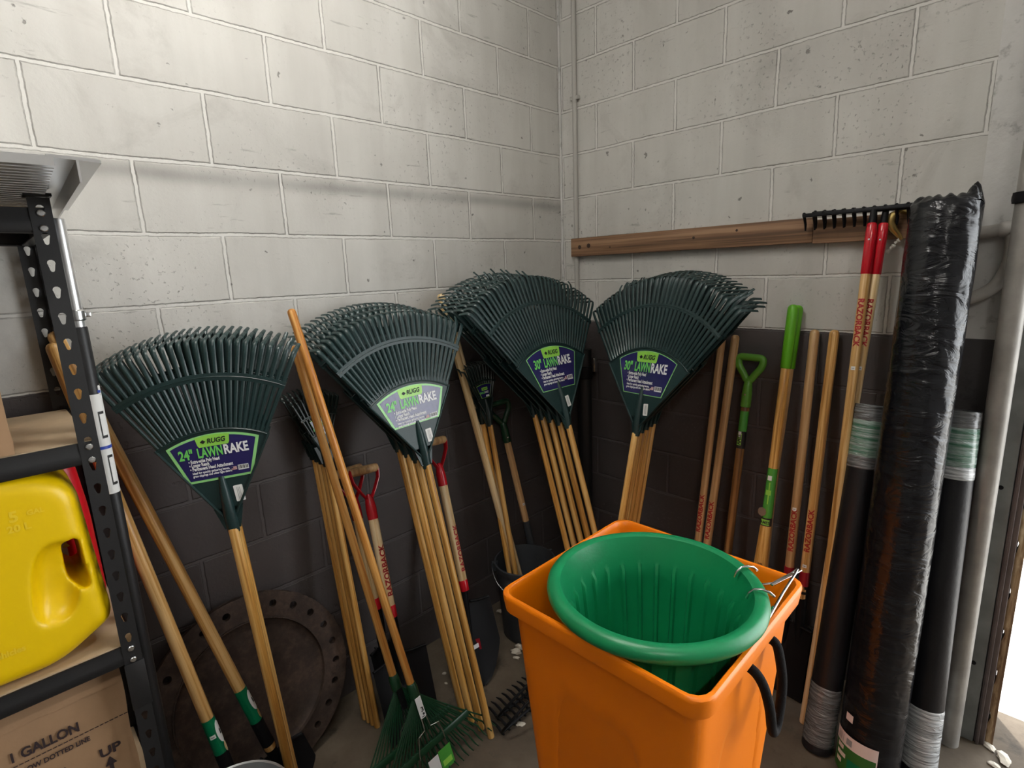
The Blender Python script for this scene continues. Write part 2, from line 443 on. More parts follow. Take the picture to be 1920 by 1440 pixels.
def wrap(r, z0, phi, flip=1):
    """letters round a shaft of radius r, writing upward (flip=1) or downward (flip=-1) from z0; phi=0 faces the front"""
    def fn(u, v):
        a = phi - flip * v / r
        return V((math.sin(a) * r, -math.cos(a) * r, z0 + flip * u))
    return fn
def patch(b, r, z0, z1, phi0, phi1, n=8):
    b.sheet(n, 2, lambda u, v: V((math.sin(phi0 + (phi1 - phi0) * u) * r, -math.cos(phi0 + (phi1 - phi0) * u) * r, z0 + (z1 - z0) * v)))

def shaft(b, r, z0, z1, top='round', n=16, mid=None):
    prof = [(r * 0.92, z0), (r, z0 + 0.004)]
    if mid:
        for (rr, zz) in mid: prof.append((rr, zz))
    if top == 'round':
        prof += [(r, z1 - r), (r * 0.92, z1 - r * 0.55), (r * 0.7, z1 - r * 0.22), (r * 0.35, z1 - r * 0.04)]
    else: prof += [(r, z1 - 0.003), (r * 0.93, z1)]
    b.lathe(prof, n)
    return b

def curve_path(pts, n=6):
    """smooth path through the given points"""
    p = [V(q) for q in pts]; out = []
    for i in range(len(p) - 1):
        a, b_, c, d = p[max(0, i - 1)], p[i], p[i + 1], p[min(len(p) - 1, i + 2)]
        for j in range(n):
            t = j / n
            out.append(0.5 * ((2 * b_) + (c - a) * t + (2 * a - 5 * b_ + 4 * c - d) * t * t + (3 * b_ - a - 3 * c + d) * t ** 3))
    return out + [p[-1]]
def round_poly(pts, rr, seg=5):
    out = []; k = len(pts)
    for i in range(k):
        p = V((*pts[i], 0)); a = V((*pts[i - 1], 0)); c = V((*pts[(i + 1) % k], 0))
        r = rr[i] if isinstance(rr, (list, tuple)) else rr
        da = (a - p); dc = (c - p); d = min(r, da.length * 0.48, dc.length * 0.48)
        p0 = p + da.normalized() * d; p1 = p + dc.normalized() * d
        for j in range(seg + 1):
            t = j / seg
            q = p0 * (1 - t) ** 2 + p * 2 * t * (1 - t) + p1 * t * t
            out.append((q.x, q.y))
    return out

# ------------------------------------------------------------------ the place
FX, FZ = V((0, 0, 0)), 0
XL, YB, ZC = -5.5, -5.4, 3.2
DY0, DY1, DZ = -1.868, -4.60, 2.75
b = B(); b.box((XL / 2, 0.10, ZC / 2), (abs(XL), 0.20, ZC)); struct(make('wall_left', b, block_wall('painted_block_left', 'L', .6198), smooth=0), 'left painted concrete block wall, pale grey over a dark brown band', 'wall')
b = B(); b.box((0.10, -0.7225, ZC / 2), (0.20, 1.845, ZC)); bm_r = block_wall('painted_block_right', 'R', .2167)
struct(make('wall_right', b, bm_r, smooth=0), 'right painted concrete block wall, pale grey over a dark brown band', 'wall')
b = B(); b.box((0.10, (DY1 + YB) / 2, ZC / 2), (0.20, DY1 - YB, ZC)); b.box((0.10, (DY0 + DY1) / 2, (DZ + ZC) / 2), (0.20, DY0 - DY1, ZC - DZ))
struct(make('wall_right', b, bm_r, smooth=0), 'far part of the right block wall around the doorway', 'wall')
b = B(); b.box((XL / 2, YB - 0.1, ZC / 2), (abs(XL), 0.2, ZC)); struct(make('wall_back', b, 'backwall', smooth=0), 'painted wall behind the viewer', 'wall')
b = B(); b.box((XL - 0.1, YB / 2, ZC / 2), (0.2, abs(YB), ZC)); struct(make('wall_end', b, 'backwall', smooth=0), 'painted end wall of the store room', 'wall')
b = B(); b.box((XL / 2 + .1, YB / 2, -0.05), (abs(XL) + .2, abs(YB) + .1, 0.10)); struct(make('floor', b, 'floor', smooth=0), 'stained brown-grey concrete floor', 'floor')
b = B(); b.box((4.7, -3.0, -0.055), (9.0, 14.0, 0.10)); struct(make('ground_outside', b, 'outside', smooth=0), 'bright sunlit concrete outside the doorway', 'ground')
b = B(); b.box((XL / 2, YB / 2, ZC + 0.05), (abs(XL) + .4, abs(YB) + .4, 0.10)); struct(make('ceiling', b, plain('white_ceiling_paint', (0.55, 0.54, 0.52), 0.8), smooth=0), 'pale ceiling of the store room', 'ceiling')
b = B(); b.box((-0.006, -0.006, 2.295), (0.010, 0.010, 1.81), bev=0.003); struct(make('trim_5', b, 'pilaster', smooth=0), 'pale mortar bead down the wall corner', 'trim')
# smooth pilaster beside the doorway, standing a hair proud of the block
b = B(); b.box((-0.004, -1.715, 2.295), (0.014, 0.14, 1.81)); b.mi = 1; b.box((-0.004, -1.715, 0.695), (0.014, 0.14, 1.39))
b.mi = 0; b.box((0.103, -1.715, 1.6), (0.196, 0.139, 3.2))
struct(make('trim_1', b, ['pilaster', 'pilaster_low'], smooth=0), 'smooth concrete pilaster, pale above and dark below', 'pilaster')
# door jamb: grey steel channel, brown painted board, bare weathered stop
b = B(); b.box((-0.016, -1.790, 1.6), (0.030, 0.058, 3.2), bev=0.004); b.box((-0.034, -1.764, 1.6), (0.008, 0.008, 3.2)); b.box((0.1, -1.80, 1.6), (0.196, 0.06, 3.2))
ch = struct(make('trim_2', b, 'paintsteel', smooth=30), 'weathered grey steel door channel', 'door trim')
for z in (0.30, 0.93, 1.55):
    b = B(); b.tube([(-0.028, -1.79, z), (-0.034, -1.79, z)], 0.007, 8); make('bolt', b, 'blackmetal', ch)
b = B(); b.box((-0.006, -1.8335, 1.6), (0.040, 0.027, 3.2), bev=0.004); b.box((-0.030, -1.829, 1.6), (0.010, 0.008, 3.2), bev=0.002); b.box((0.1, -1.836, 1.6), (0.19, 0.026, 3.2))
struct(make('trim_3', b, 'trimwood', smooth=30), 'brown painted wooden door jamb', 'door trim')
b = B()
def jambs(u, v, k):
    z = 3.2 * v; w = 0.004 * math.sin(z * 41) + 0.003 * math.sin(z * 97 + 1)
    return V((0.0 + (0.03 if k else -0.012) + 0.004 * math.sin(z * 63), -1.847 - 0.021 * u + (w if u < .5 else 0) * (1 if v > 0 else 0), z))
b.slab(3, 90, jambs)
struct(make('trim_4', b, 'jambwood', smooth=40), 'bare weathered wooden door stop at the opening', 'door trim')

# pale crumbs of mortar on the floor
for i, (x, y, s_, z) in enumerate([(-.690, -.055, .016, .006), (-.655, -.04, .012, .005), (-.62, -.07, .018, .007), (-.575, -.075, .020, .008), (-.715, -.07, .010, .004),
                                 (-.775, -.335, .024, .010), (-.745, -.325, .020, .012), (-.735, -.37, .022, .008), (-.800, -.36, .014, .005), (-1.04, -.62, .018, .004),
                                 (-1.07, -.20, .010, .004), (-1.10, -.25, .008, .003), (-.05, -1.90, .030, .008), (-.02, -1.86, .022, .006), (-.10, -1.88, .018, .005)]):
    b = B(); rg = random.Random(i)
    r = bmesh.ops.create_icosphere(b.bm, subdivisions=2, radius=1.0)
    for v in r['verts']:
        k = 0.75 + 0.5 * rg.random()
        v.co = V((v.co.x * s_ * k, v.co.y * s_ * 0.6 * k, v.co.z * z * k))
    o = make('mortar_crumb', b, 'chip', smooth=0); o.location = (x, y, z * 0.75); o.rotation_euler.z = rg.random() * 6
    where = 'by the foot of the left wall' if y > -.3 and x > -1.2 else ('on the floor by the orange bin' if x > -.9 and x < -.3 else ('under the wire leaf rakes' if x < -.9 else 'at the foot of the door jamb'))
    tag(o, 'small pale crumb of broken mortar ' + where, 'debris', 'mortar crumbs ' + where)

# wooden ledger boards on the right wall
MT['dark_knot'] = plain('dark_knot', (0.035, 0.016, 0.008), 0.7)
for (yc, zc, ln, ht, lab) in ((-0.64, 1.757, 1.110, 0.088, 'long weathered brown board fixed along the right wall from the corner'), (-1.42, 1.750, 0.448, 0.082, 'short weathered board behind the level rake heads and tall roll')):
    t = thing('ledger_board', lab, 'board', (-0.001, yc, zc))
    b = B(); b.box((-0.018, 0, 0), (0.035, ln, ht), bev=0.003)
    o = make('plank', b, 'board', t); o.data.transform(M.Rotation(PI / 2, 4, 'X')); o.rotation_euler.x = -PI / 2
    if ln > 1:
        for (y, z, r) in [(0.50, 0.0, 0.010), (0.445, 0.004, 0.011), (-0.10, 0.004, 0.006), (0.32, -0.01, 0.004), (-0.28, 0.02, 0.005)]:
            b = B(); b.lathe([(r, 0), (r * 0.6, 0.0012), (r * 0.1, 0.0014)], 12, (-0.0355, y, z), rot=M.Rotation(-PI / 2, 3, 'Y')); part_label(make('knot', b, 'dark_knot', t), 'dark knot')

# conduit in the corner and the black pipe lower down
t = thing('conduit', 'thin painted conduit running up the wall corner', 'conduit', (-0.014, -0.103, 0))
b = B(); b.tube([(0, 0, 1.18), (0, 0, 3.19)], 0.0115, 12); make('tube', b, 'conduit', t)
for z in (1.52, 2.45):
    b = B(); b.box((0.003, 0, z), (0.019, 0.05, 0.018), bev=0.003); make('strap', b, 'conduit', t)
t = thing('drain_pipe', 'black vertical pipe in the dark wall corner under the conduit', 'pipe', (-0.04, -0.165, 0))
b = B(); b.tube([(0, 0, 0.0), (0, 0, 1.25)], 0.036, 20); make('tube', b, 'black', t)
b = B(); b.lathe([(0.038, 1.10), (0.043, 1.105), (0.043, 1.16), (0.038, 1.165)], 20); make('coupling', b, 'blackmetal', t)
b = B(); b.box((0.004, -0.062, 1.175), (0.03, 0.022, 0.075), bev=0.006); part_label(make('bracket', b, 'zinc', t), 'dull metal bracket')

# round pipe beside the door channel, with its strap at the top
t = thing('door_track_pipe', 'worn grey round pipe standing beside the steel door channel', 'pipe', (-0.083, -1.758, 0))
b = B(); b.tube([(0, 0, 0.0), (0, 0, 3.19)], 0.0290, 20); make('tube', b, 'pipe', t)
b = B(); b.box((0.03, -0.0, 1.80), (0.06, 0.075, 0.02), bev=0.004); b.lathe([(0.029, 1.785), (0.036, 1.787), (0.036, 1.815), (0.029, 1.817)], 20); make('strap', b, 'blackmetal', t)
b = B(); b.tube([(-0.02, 0.03, 0.86), (-0.02, 0.045, 0.86)], 0.006, 8); make('bolt', b, 'zinc', t)

# hose hung on the wall behind the roll, hanging from a stub arm
t = thing('hose', 'dusty grey hose looped on the wall behind the round pipe', 'hose', (-0.04, -1.70, 1.62))
b = B(); b.tube(curve_path([(0, 0.06, 0.092), (0, 0.02, 0.094), (0, -0.015, 0.098), (0, -0.03, 0.085), (0, -0.036, 0.055), (0, -0.036, 0.02), (0, -0.028, -0.025), (0, -0.01, -0.065), (0, 0.02, -0.09), (0, 0.06, -0.108), (0, 0.10, -0.118)]), 0.0185, 14)
make('hose_tube', b, 'hose', t)
b = B(); b.tube([(0.0, -0.002, 0.098), (0.0, -0.027, 0.099), (0.0, -0.036, 0.09)], [0.021, 0.026, 0.02], 14); make('elbow', b, 'hose', t)

# brass hook on the board
t = thing('wall_hook', 'old brass coat hook on the board left of the black roll', 'hook', (-0.037, -1.445, 1.755))
b = B(); b.tube([(0.0, -0.025, 0.035), (-0.018, -0.01, 0.042), (-0.028, 0.006, 0.03), (-0.026, 0.012, 0.008), (-0.018, 0.004, -0.014), (-0.008, -0.010, -0.034), (-0.002, -0.018, -0.048)], [0.006, 0.009, 0.011, 0.012, 0.011, 0.008, 0.006], 12)
make('hook', b, 'brass', t)
b = B()
for i in range(5):
    rg = random.Random(i + 50)
    r = bmesh.ops.create_icosphere(b.bm, subdivisions=1, radius=0.006)
    for v in r['verts']: v.co = V((v.co.x, v.co.y, v.co.z)) * (0.5 + rg.random()) + V((-0.02, -0.014 + 0.006 * i, -0.052 - 0.008 * i))
part_label(make('tape_scrap', b, 'tape', t, smooth=0), 'scrap of clear crumpled tape')

# ------------------------------------------------------------------ steel shelf
SX0, SX1, SY0, SY1 = -3.00, -2.083, -0.470, -0.028
shelf = thing('shelving_unit', 'black steel boltless shelving unit with slotted posts along the left wall', 'shelf', (SX1, SY0, 0))
def keyhole(cx, cz, s=1.0, n=7):
    """tear-shaped slot: round head with a narrower foot"""
    R_, r_, d = 0.0078 * s, 0.0042 * s, 0.0155 * s
    pts = []
    for i in range(n + 1):
        a = rad(-35) + rad(250) * i / n
        pts.append((cx + R_ * math.cos(a), cz + R_ * math.sin(a)))
    for i in range(5):
        a = PI + PI * i / 4
        pts.append((cx + r_ * math.cos(a), cz - d + r_ * math.sin(a)))
    return pts
def flange(b, w, z0, z1, slots, place, th=0.0018, hole=True):
    """strip of sheet steel of width w with real keyhole openings every pitch"""
    zs = sorted(slots)
    cell = 0.0508
    def add(poly):
        A = [b.bm.verts.new(place(u, v, 0)) for u, v in poly]; Bq = [b.bm.verts.new(place(u, v, th)) for u, v in poly]
        return A, Bq
    z = z0
    for zc in zs:
        a, c = zc - cell / 2, zc + cell / 2
        if a > z + 1e-6: quad(b, w, z, a, place, th)
        kh = keyhole(w / 2, zc + 0.004, 0.84)
        # stitch slot outline to a rectangle by angle
        cx, cz = w / 2, zc - 0.002
        k = len(kh)
        outer = []
        for (u, v) in kh:
            dx, dz = u - cx, v - cz
            t = min((w / 2) / abs(dx) if abs(dx) > 1e-9 else 1e9, (cell / 2) / abs(dz) if abs(dz) > 1e-9 else 1e9)
            outer.append((cx + dx * t, cz + dz * t))
        for side in (0, th):
            I = [b.bm.verts.new(place(u, v, side)) for u, v in kh]; O = [b.bm.verts.new(place(u, v, side)) for u, v in outer]
            for i in range(k):
                j = (i + 1) % k
                p, q = outer[i], outer[j]
                corner = None
                if abs(p[0] - q[0]) > 1e-6 and abs(p[1] - q[1]) > 1e-6:
                    corner = (p[0] if abs(abs(p[0] - cx) - w / 2) < 1e-6 else q[0], p[1] if abs(abs(p[1] - cz) - cell / 2) < 1e-6 else q[1])
                vs = [I[i], O[i]]
                if corner: vs.append(b.bm.verts.new(place(corner[0], corner[1], side)))
                vs += [O[j], I[j]]
                b.f(vs)
        A = [b.bm.verts.new(place(u, v, 0)) for u, v in kh]; Bq = [b.bm.verts.new(place(u, v, th)) for u, v in kh]
        for i in range(k): b.f([A[i], A[(i + 1) % k], Bq[(i + 1) % k], Bq[i]])
        z = c
    if z < z1: quad(b, w, z, z1, place, th)
def quad(b, w, z0, z1, place, th):
    p = [(0, z0), (w, z0), (w, z1), (0, z1)]
    A = [b.bm.verts.new(place(u, v, 0)) for u, v in p]; Bq = [b.bm.verts.new(place(u, v, th)) for u, v in p]
    b.f(A[::-1]); b.f(Bq)
W = 0.034
def post(x, y, ix, iy):
    """angle post with its outer corner at (x, y); ix/iy point into the unit"""
    b = B(); slots = [1.80 - 0.0508 * i for i in range(35)]
    slots = [z for z in slots if z > 0.05]
    flange(b, W, 0, 1.826, slots, lambda u, v, t: V((x + ix * u, y + iy * t, v)) - V((SX1, SY0, 0)))
    flange(b, W, 0, 1.826, slots, lambda u, v, t: V((x + ix * t, y + iy * u, v)) - V((SX1, SY0, 0)))
    return make('post', b, 'black', shelf, smooth=0, weld=True)
posts = [post(SX1, SY0, -1, 1), post(SX1, SY1, -1, -1), post(SX0, SY0, -1 * -1, 1), post(SX0, SY1, 1, -1)]
for (x, y) in ((SX1 - W / 2, SY0 + W / 2), (SX1 - W / 2, SY1 - W / 2)):
    b = B(); b.box((x - SX1, y - SY0, 1.829), (W + 0.008, W + 0.008, 0.006), bev=0.001); make('post_cap', b, 'black', shelf)
LV_ = [1.805, 1.342, 0.868, 0.36]
def beam(kind, zt):
    """stepped rail: vertical web with a rounded lower nose and a ledge for the board"""
    h = 0.046
    if kind in ('front', 'back'):
        y = SY0 + 0.003 if kind == 'front' else SY1 - 0.003; s_ = 1 if kind == 'front' else -1
        prof = [(0.0, 0.0), (0.0, -0.018), (-0.002 * s_, -0.024), (-0.002 * s_, -0.041), (0.001 * s_, -h), (0.022 * s_, -h), (0.022 * s_, -h + 0.0025), (0.004 * s_, -h + 0.004), (0.0035 * s_, -0.012), (0.022 * s_, -0.010), (0.022 * s_, -0.0075), (0.003 * s_, -0.006), (0.003 * s_, 0.0)]
        b = B(); b.prism(prof, lambda u, v, w: V((w - SX1, y + u - SY0, zt + v)), SX0 + 0.004, SX1 - 0.004)
    else:
        x = SX1 - 0.005 if kind == 'right' else SX0 + 0.005; s_ = -1 if kind == 'right' else 1
        prof = [(0.0, 0.0), (0.0, -0.018), (0.0, -0.041), (0.001 * s_, -h), (0.022 * s_, -h), (0.022 * s_, -h + 0.0025), (0.004 * s_, -h + 0.004), (0.0035 * s_, -0.012), (0.022 * s_, -0.010), (0.022 * s_, -0.0075), (0.003 * s_, -0.006), (0.003 * s_, 0.0)]
        b = B(); b.prism(prof, lambda u, v, w: V((x + u - SX1, w - SY0, zt + v)), SY0 + 0.004, SY1 - 0.004)
    return make('beam', b, 'black', shelf, smooth=40)
for z in LV_:
    for k in ('front', 'back', 'right', 'left'): beam(k, z)
    b = B(); b.box(((SX0 - SX1) / 2, (SY1 - SY0) / 2, z - 0.004), (SX1 - SX0 - 0.018, SY1 - SY0 - 0.018, 0.011)); make('shelf_board', b, 'deck', shelf)
    for dz in (-0.010, -0.038):
        for (x, y, ax) in ((SX1 - W / 2, SY0, -1),):
            b = B(); b.lathe([(0.0065, 0), (0.0065, 0.0022), (0.005, 0.0034), (0.001, 0.0036)], 14, (x - SX1, -0.0004, z + dz), rot=M.Rotation(PI / 2, 3, 'X')); make('rivet', b, 'zinc', shelf)
b = B(); b.box((-W / 2, -0.0022, 0.765), (W + 0.004, 0.0022, 0.115), bev=0.0008); b.box((0.0012, W / 2, 0.765), (0.0022, W, 0.115)); make('splice_plate', b, 'black', shelf)

# ribbed aluminium panel on top of the shelf
t = thing('aluminium_panel', 'ribbed silver aluminium panel with T-shaped edge trim on the shelf top', 'panel', (-2.10, -0.80, 1.838))
t.rotation_euler.z = rad(-2.6)
b = B()
k = 24
prof = []
for i in range(k):
    y0 = 0.66 * i / k; y1 = 0.66 * (i + 0.62) / k; y2 = 0.66 * (i + 0.75) / k; y3 = 0.66 * (i + 0.95) / k
    prof += [(y0, -0.010), (y1, -0.010), (y1 + 0.001, 0.001), (y3, 0.001)]
prof = [(y, z) for y, z in prof]
top = [(0.66, 0.0), (0.66, 0.004), (0.0, 0.004)]
b.prism(prof + top, lambda u, v, w: V((w, u, v)), -0.62, -0.004)
make('ribbed_sheet', b, 'alu', t, smooth=20)
b = B(); b.prism([(-0.012, 0.002), (0.052, -0.001), (0.052, 0.003), (0.045, 0.0045), (-0.012, 0.006)], lambda u, v, w: V((u, w, v)), 0.0, 0.66)
b.prism([(0.0215, -0.031), (0.0245, -0.031), (0.0245, 0.002), (0.0215, 0.002)], lambda u, v, w: V((u, w, v)), 0.0, 0.66)
make('edge_trim', b, 'alu', t, smooth=20)

# telescopic pole standing right behind the front post
t = thing('extension_pole', 'silver and black extension pole standing beside the shelf post', 'pole', (-2.068, -0.372, 0))
b = B(); shaft(b, 0.0135, 1.44, 1.795, 'flat', 18); make('inner_tube', b, 'silver', t)
b = B(); shaft(b, 0.0160, 0.0, 1.572, 'flat', 18); make('grip_tube', b, 'black', t)
b = B(); b.lathe([(0.0137, 1.585), (0.0175, 1.588), (0.0175, 1.606), (0.0137, 1.609)], 16); b.box((0.020, 0, 1.597), (0.012, 0.008, 0.010), bev=0.002)
make('clip', b, 'zinc', t)
b = B(); patch(b, 0.0165, 1.195, 1.425, -1.7, 1.5, 14); b.mi = 1; patch(b, 0.0169, 1.300, 1.307, -1.7, 1.5, 14)
b.mi = 2
for (z0, z1, p0, p1) in [(1.325, 1.385, 0.1, 0.24), (1.380, 1.386, 0.1, 0.8), (1.325, 1.331, 0.1, 0.8), (1.215, 1.285, 0.2, 0.34), (1.215, 1.221, 0.2, 0.9), (1.279, 1.285, 0.2, 0.9)]: patch(b, 0.0169, z0, z1, p0, p1, 4)
b.mi = 0; b.box((0.010, -0.010, 1.432), (0.010, 0.003, 0.022), bev=0.001); b.mi = 1; b.box((0.011, -0.0125, 1.43), (0.006, 0.001, 0.006))
part_label(make('sticker', b, ['paper', 'blue_ink', 'ink'], t), 'white sticker with blue and black marks')

# ------------------------------------------------------------------ petrol cans and boxes
def curve_solid(outline, holes, half, bev, fn, name, mat, parent, res=4):
    cu = bpy.data.curves.new('c', 'CURVE'); cu.dimensions = '2D'; cu.fill_mode = 'BOTH'
    cu.extrude = half - bev; cu.bevel_depth = bev; cu.bevel_resolution = res; cu.offset = -bev
    for pts in [outline] + holes:
        sp = cu.splines.new('POLY'); sp.points.add(len(pts) - 1); sp.use_cyclic_u = True
        for p, q in zip(sp.points, pts): p.co = (q[0], q[1], 0, 1)
    o = bpy.data.objects.new('c', cu); COL.objects.link(o)
    dg = bpy.context.evaluated_depsgraph_get()
    me = bpy.data.meshes.new_from_object(o.evaluated_get(dg))
    bpy.data.objects.remove(o); bpy.data.curves.remove(cu)
    b = B(); b.bm.from_mesh(me); bpy.data.meshes.remove(me)
    for v in b.bm.verts: v.co = fn(v.co.x, v.co.y, v.co.z)
    bmesh.ops.remove_doubles(b.bm, verts=b.bm.verts[:], dist=1e-5)
    return make(name, b, mat, parent, smooth=50)
can_o = [(-2.500, 1.20), (-2.46, 1.285), (-2.36, 1.305), (-2.241, 1.303), (-2.190, 1.292), (-2.150, 1.268), (-2.132, 1.240), (-2.124, 1.10), (-2.115, 0.955), (-2.122, 0.932), (-2.215, 0.8760), (-2.49, 0.8760), (-2.50, 0.93)]
can_h = [(-2.174, 1.134), (-2.150, 1.144), (-2.146, 1.120), (-2.143, 1.034), (-2.156, 1.026), (-2.174, 1.060)]
t = thing('gas_can', 'yellow plastic fuel can with moulded side handle on the lower shelf', 'fuel can', (-2.30, -0.35, 0.874))
o3 = V((-2.30, -0.35, 0.874))
def organic(solid, cutters, voxel, iters):
    """moulded plastic: cut, then soften every edge"""
    for c, op in cutters:
        m = solid.modifiers.new('cut', 'BOOLEAN'); m.operation = op; m.object = c; m.solver = 'EXACT'
    m = solid.modifiers.new('re', 'REMESH'); m.mode = 'VOXEL'; m.voxel_size = voxel
    m = solid.modifiers.new('sm', 'SMOOTH'); m.factor = 0.5; m.iterations = iters
    dg = bpy.context.evaluated_depsgraph_get(); dg.update()
    me = bpy.data.meshes.new_from_object(solid.evaluated_get(dg))
    solid.modifiers.clear(); old = solid.data; solid.data = me; bpy.data.meshes.remove(old)
    for c, op in cutters: bpy.data.objects.remove(c)
    me.shade_smooth()
body = curve_solid(round_poly(can_o, [.04, .04, .03, .02, .03, .03, .03, .05, .02, .02, .04, .02, .02]), [], 0.108, 0.034, lambda x, y, z: V((x, -0.355 + z, y)) - o3, 'body', 'can_yellow', t, 5)
F3 = lambda u, v, w: V((u, w, v)) - o3
b = B(); b.prism(round_poly([(-2.176, 1.136), (-2.150, 1.147), (-2.146, 1.120), (-2.143, 1.030), (-2.156, 1.024), (-2.176, 1.052)], .012), F3, -0.6, -0.1); c1 = make('c1', b, 'can_yellow', None)
cutters = [(c1, 'DIFFERENCE')]
for y0 in (-0.480, -0.230):
    b = B(); r = bmesh.ops.create_icosphere(b.bm, subdivisions=4, radius=1.0)
    for v_ in r['verts']:
        p = v_.co; q = V((abs(p.x) ** .7 * (1 if p.x > 0 else -1), abs(p.y) ** .7 * (1 if p.y > 0 else -1), p.z))
        v_.co = V((-2.196 + q.x * 0.040 + 0.012 * q.y, y0 + p.z * 0.048, 1.060 + q.y * 0.092)) - o3
    cutters.append((make('c2', b, 'can_yellow', None), 'DIFFERENCE'))
for c, _ in cutters: c.location = o3
COL.objects.link(body) if body.name not in COL.objects else None
body.parent = None; body.location = o3
organic(body, cutters, 0.0042, 9)
body.parent = t; body.location = (0, 0, 0)
fy = -0.4640
mt_y = plain('yellow_relief', (0.93, 0.66, 0.03), 0.3)
b = B()
b.text('5', 0.030, lambda u, v: V((-2.243 + u, fy, 1.213 + v * 1.0)) - o3)
b.text('GAL', 0.014, lambda u, v: V((-2.216 + u, fy, 1.219 + v)) - o3)
b.text('20 L', 0.020, lambda u, v: V((-2.249 + u, fy, 1.192 + v)) - o3)
part_label(make('embossed_text', b, mt_y, t, 0), 'raised yellow volume marking')
b = B(); b.text('vehicles', 0.018, lambda u, v: V((-2.314 + u, fy, 0.945 + v)) - o3, sq=0.9)
part_label(make('embossed_text', b, mt_y, t, 0), 'raised yellow word')
b = B(); b.tube([(0.0, 0.0, 0.425), (0.0, 0.0, 0.445)], 0.034, 20); o = make('cap', b, 'ink', t); o.location.x = -0.03
t = thing('gas_can', 'red plastic fuel can behind the yellow can on the lower shelf', 'fuel can', (-2.25, -0.14, 0.874))
o3 = V((-2.25, -0.14, 0.874))
red_o = [(-2.44, 1.16), (-2.37, 1.25), (-2.20, 1.268), (-2.112, 1.255), (-2.101, 1.12), (-2.099, 0.90), (-2.11, 0.875), (-2.43, 0.875)]
curve_solid(round_poly(red_o, .03), [], 0.105, 0.03, lambda x, y, z: V((x, -0.138 + z, y)) - o3, 'body', 'can_red', t, 4)
b = B(); b.box((-2.178 - o3.x, -0.2438 - o3.y, 1.045 - o3.z), (0.040, 0.0014, 0.12)); b.mi = 1
b.prism([(-2.167, 1.050), (-2.153, 1.050), (-2.160, 1.064)], lambda u, v, w: V((u, w, v)) - o3, -0.2462, -0.2446); b.mi = 2
b.box((-2.178 - o3.x, -0.2448 - o3.y, 1.052 - o3.z), (0.010, 0.0014, 0.012))
b.box((-2.178 - o3.x, -0.2448 - o3.y, 1.09 - o3.z), (0.03, 0.0014, 0.006)); b.box((-2.178 - o3.x, -0.2448 - o3.y, 1.078 - o3.z), (0.03, 0.0014, 0.003))
part_label(make('label', b, ['white', 'yellow_ink', 'ink'], t, 0), 'white warning label with yellow triangle')
b = B(); b.tube([(-0.07, 0, 0.36), (-0.07, 0, 0.385)], 0.03, 20); make('cap', b, 'ink', t)

def carton(name, label, x0, x1, y0, y1, z0, z1, seed, lid=True):
    t = thing(name, label, 'box', ((x0 + x1) / 2, (y0 + y1) / 2, z0))
    rg = random.Random(seed); b = B(); w, d, h = x1 - x0, y1 - y0, z1 - z0
    r = bmesh.ops.create_cube(b.bm, size=1.0)
    for v in r['verts']: v.co = V((v.co.x * w, v.co.y * d, (v.co.z + .5) * h))
    bmesh.ops.subdivide_edges(b.bm, edges=b.bm.edges[:], cuts=9, use_grid_fill=True)
    for v in b.bm.verts:
        q = math.sin(v.co.x * 23 + seed) * math.sin(v.co.z * 19 + seed * 2)
        v.co.y += 0.0025 * q * (1 if v.co.y < 0 else -1) if 0.02 < v.co.z < h - 0.02 else 0
        v.co.x += 0.002 * math.sin(v.co.z * 31 + seed) if 0.02 < v.co.z < h - 0.02 else 0
    make('carton_body', b, 'cardboard', t, smooth=30)
    return t, w, d, h
t, w, d, h = carton('cardboard_box', 'brown cardboard box marked 1 GALLON and UP on the bottom shelf', -2.58, -2.123, -0.40, -0.06, 0.372, 0.793, 3)
org = V(((-2.58 - 2.123) / 2, -0.23, 0.372)); fy = -0.4042
mt_p = plain('dark_box_print', (0.035, 0.020, 0.022), 0.7)
b = B(); fn = lambda x0, z0: (lambda u, v: V((x0 + u, fy, z0 + v)) - org)
b.text('1 GALLON', 0.032, fn(-2.213, 0.6815 - 0.004), 'R', sq=0.78)
part_label(make('lettering', b, mt_p, t, 0), 'dark printed words'); b = B()
b.text('FILL BELOW DOTTED LINE', 0.0165, fn(-2.199, 0.6415), 'R', sq=0.78)
part_label(make('lettering', b, mt_p, t, 0), 'dark printed words'); b = B()
b.text('UP', 0.032, fn(-2.190, 0.583), 'L', sq=1.05)
part_label(make('lettering', b, mt_p, t, 0), 'dark printed words'); b = B()
b.prism([(-2.184, 0.555), (-2.162, 0.555), (-2.173, 0.577)], lambda u, v, w_: V((u, w_, v)) - org, fy, fy + 0.001)
b.box((-2.173 - org.x, fy - org.y, 0.535 - org.z), (0.008, 0.001, 0.04))
part_label(make('arrow', b, mt_p, t, 0), 'dark printed arrow'); b = B()
for i in range(48): b.box((-2.128 - i * 0.0093 - org.x, fy - org.y, 0.6655 - org.z), (0.0072, 0.0008, 0.0018))
make('dotted_line', b, mt_p, t, 0); b = B()
for (bx, bz, sx_, sz_) in [(-2.275, 0.606, 0.05, 0.002), (-2.25, 0.58, 0.002, 0.05)]: b.box((bx - org.x, fy - org.y, bz - org.z), (sx_, 0.0008, sz_))
make('printed_frame', b, mt_p, t, 0)
b = B(); b.slab(12, 2, lambda u, v, k: V((-2.124 - 0.45 * u, fy + 0.0016 - 0.0022 * k - 0.0016 * (1 - v), 0.752 + 0.0405 * v + 0.0025 * math.sin(u * 40))) - org)
make('flap', b, 'cardboard', t)
t, w, d, h = carton('cardboard_box', 'worn brown cardboard box on the middle shelf at the left edge', -2.60, -2.212, -0.455, -0.12, 1.3445, 1.575, 8)
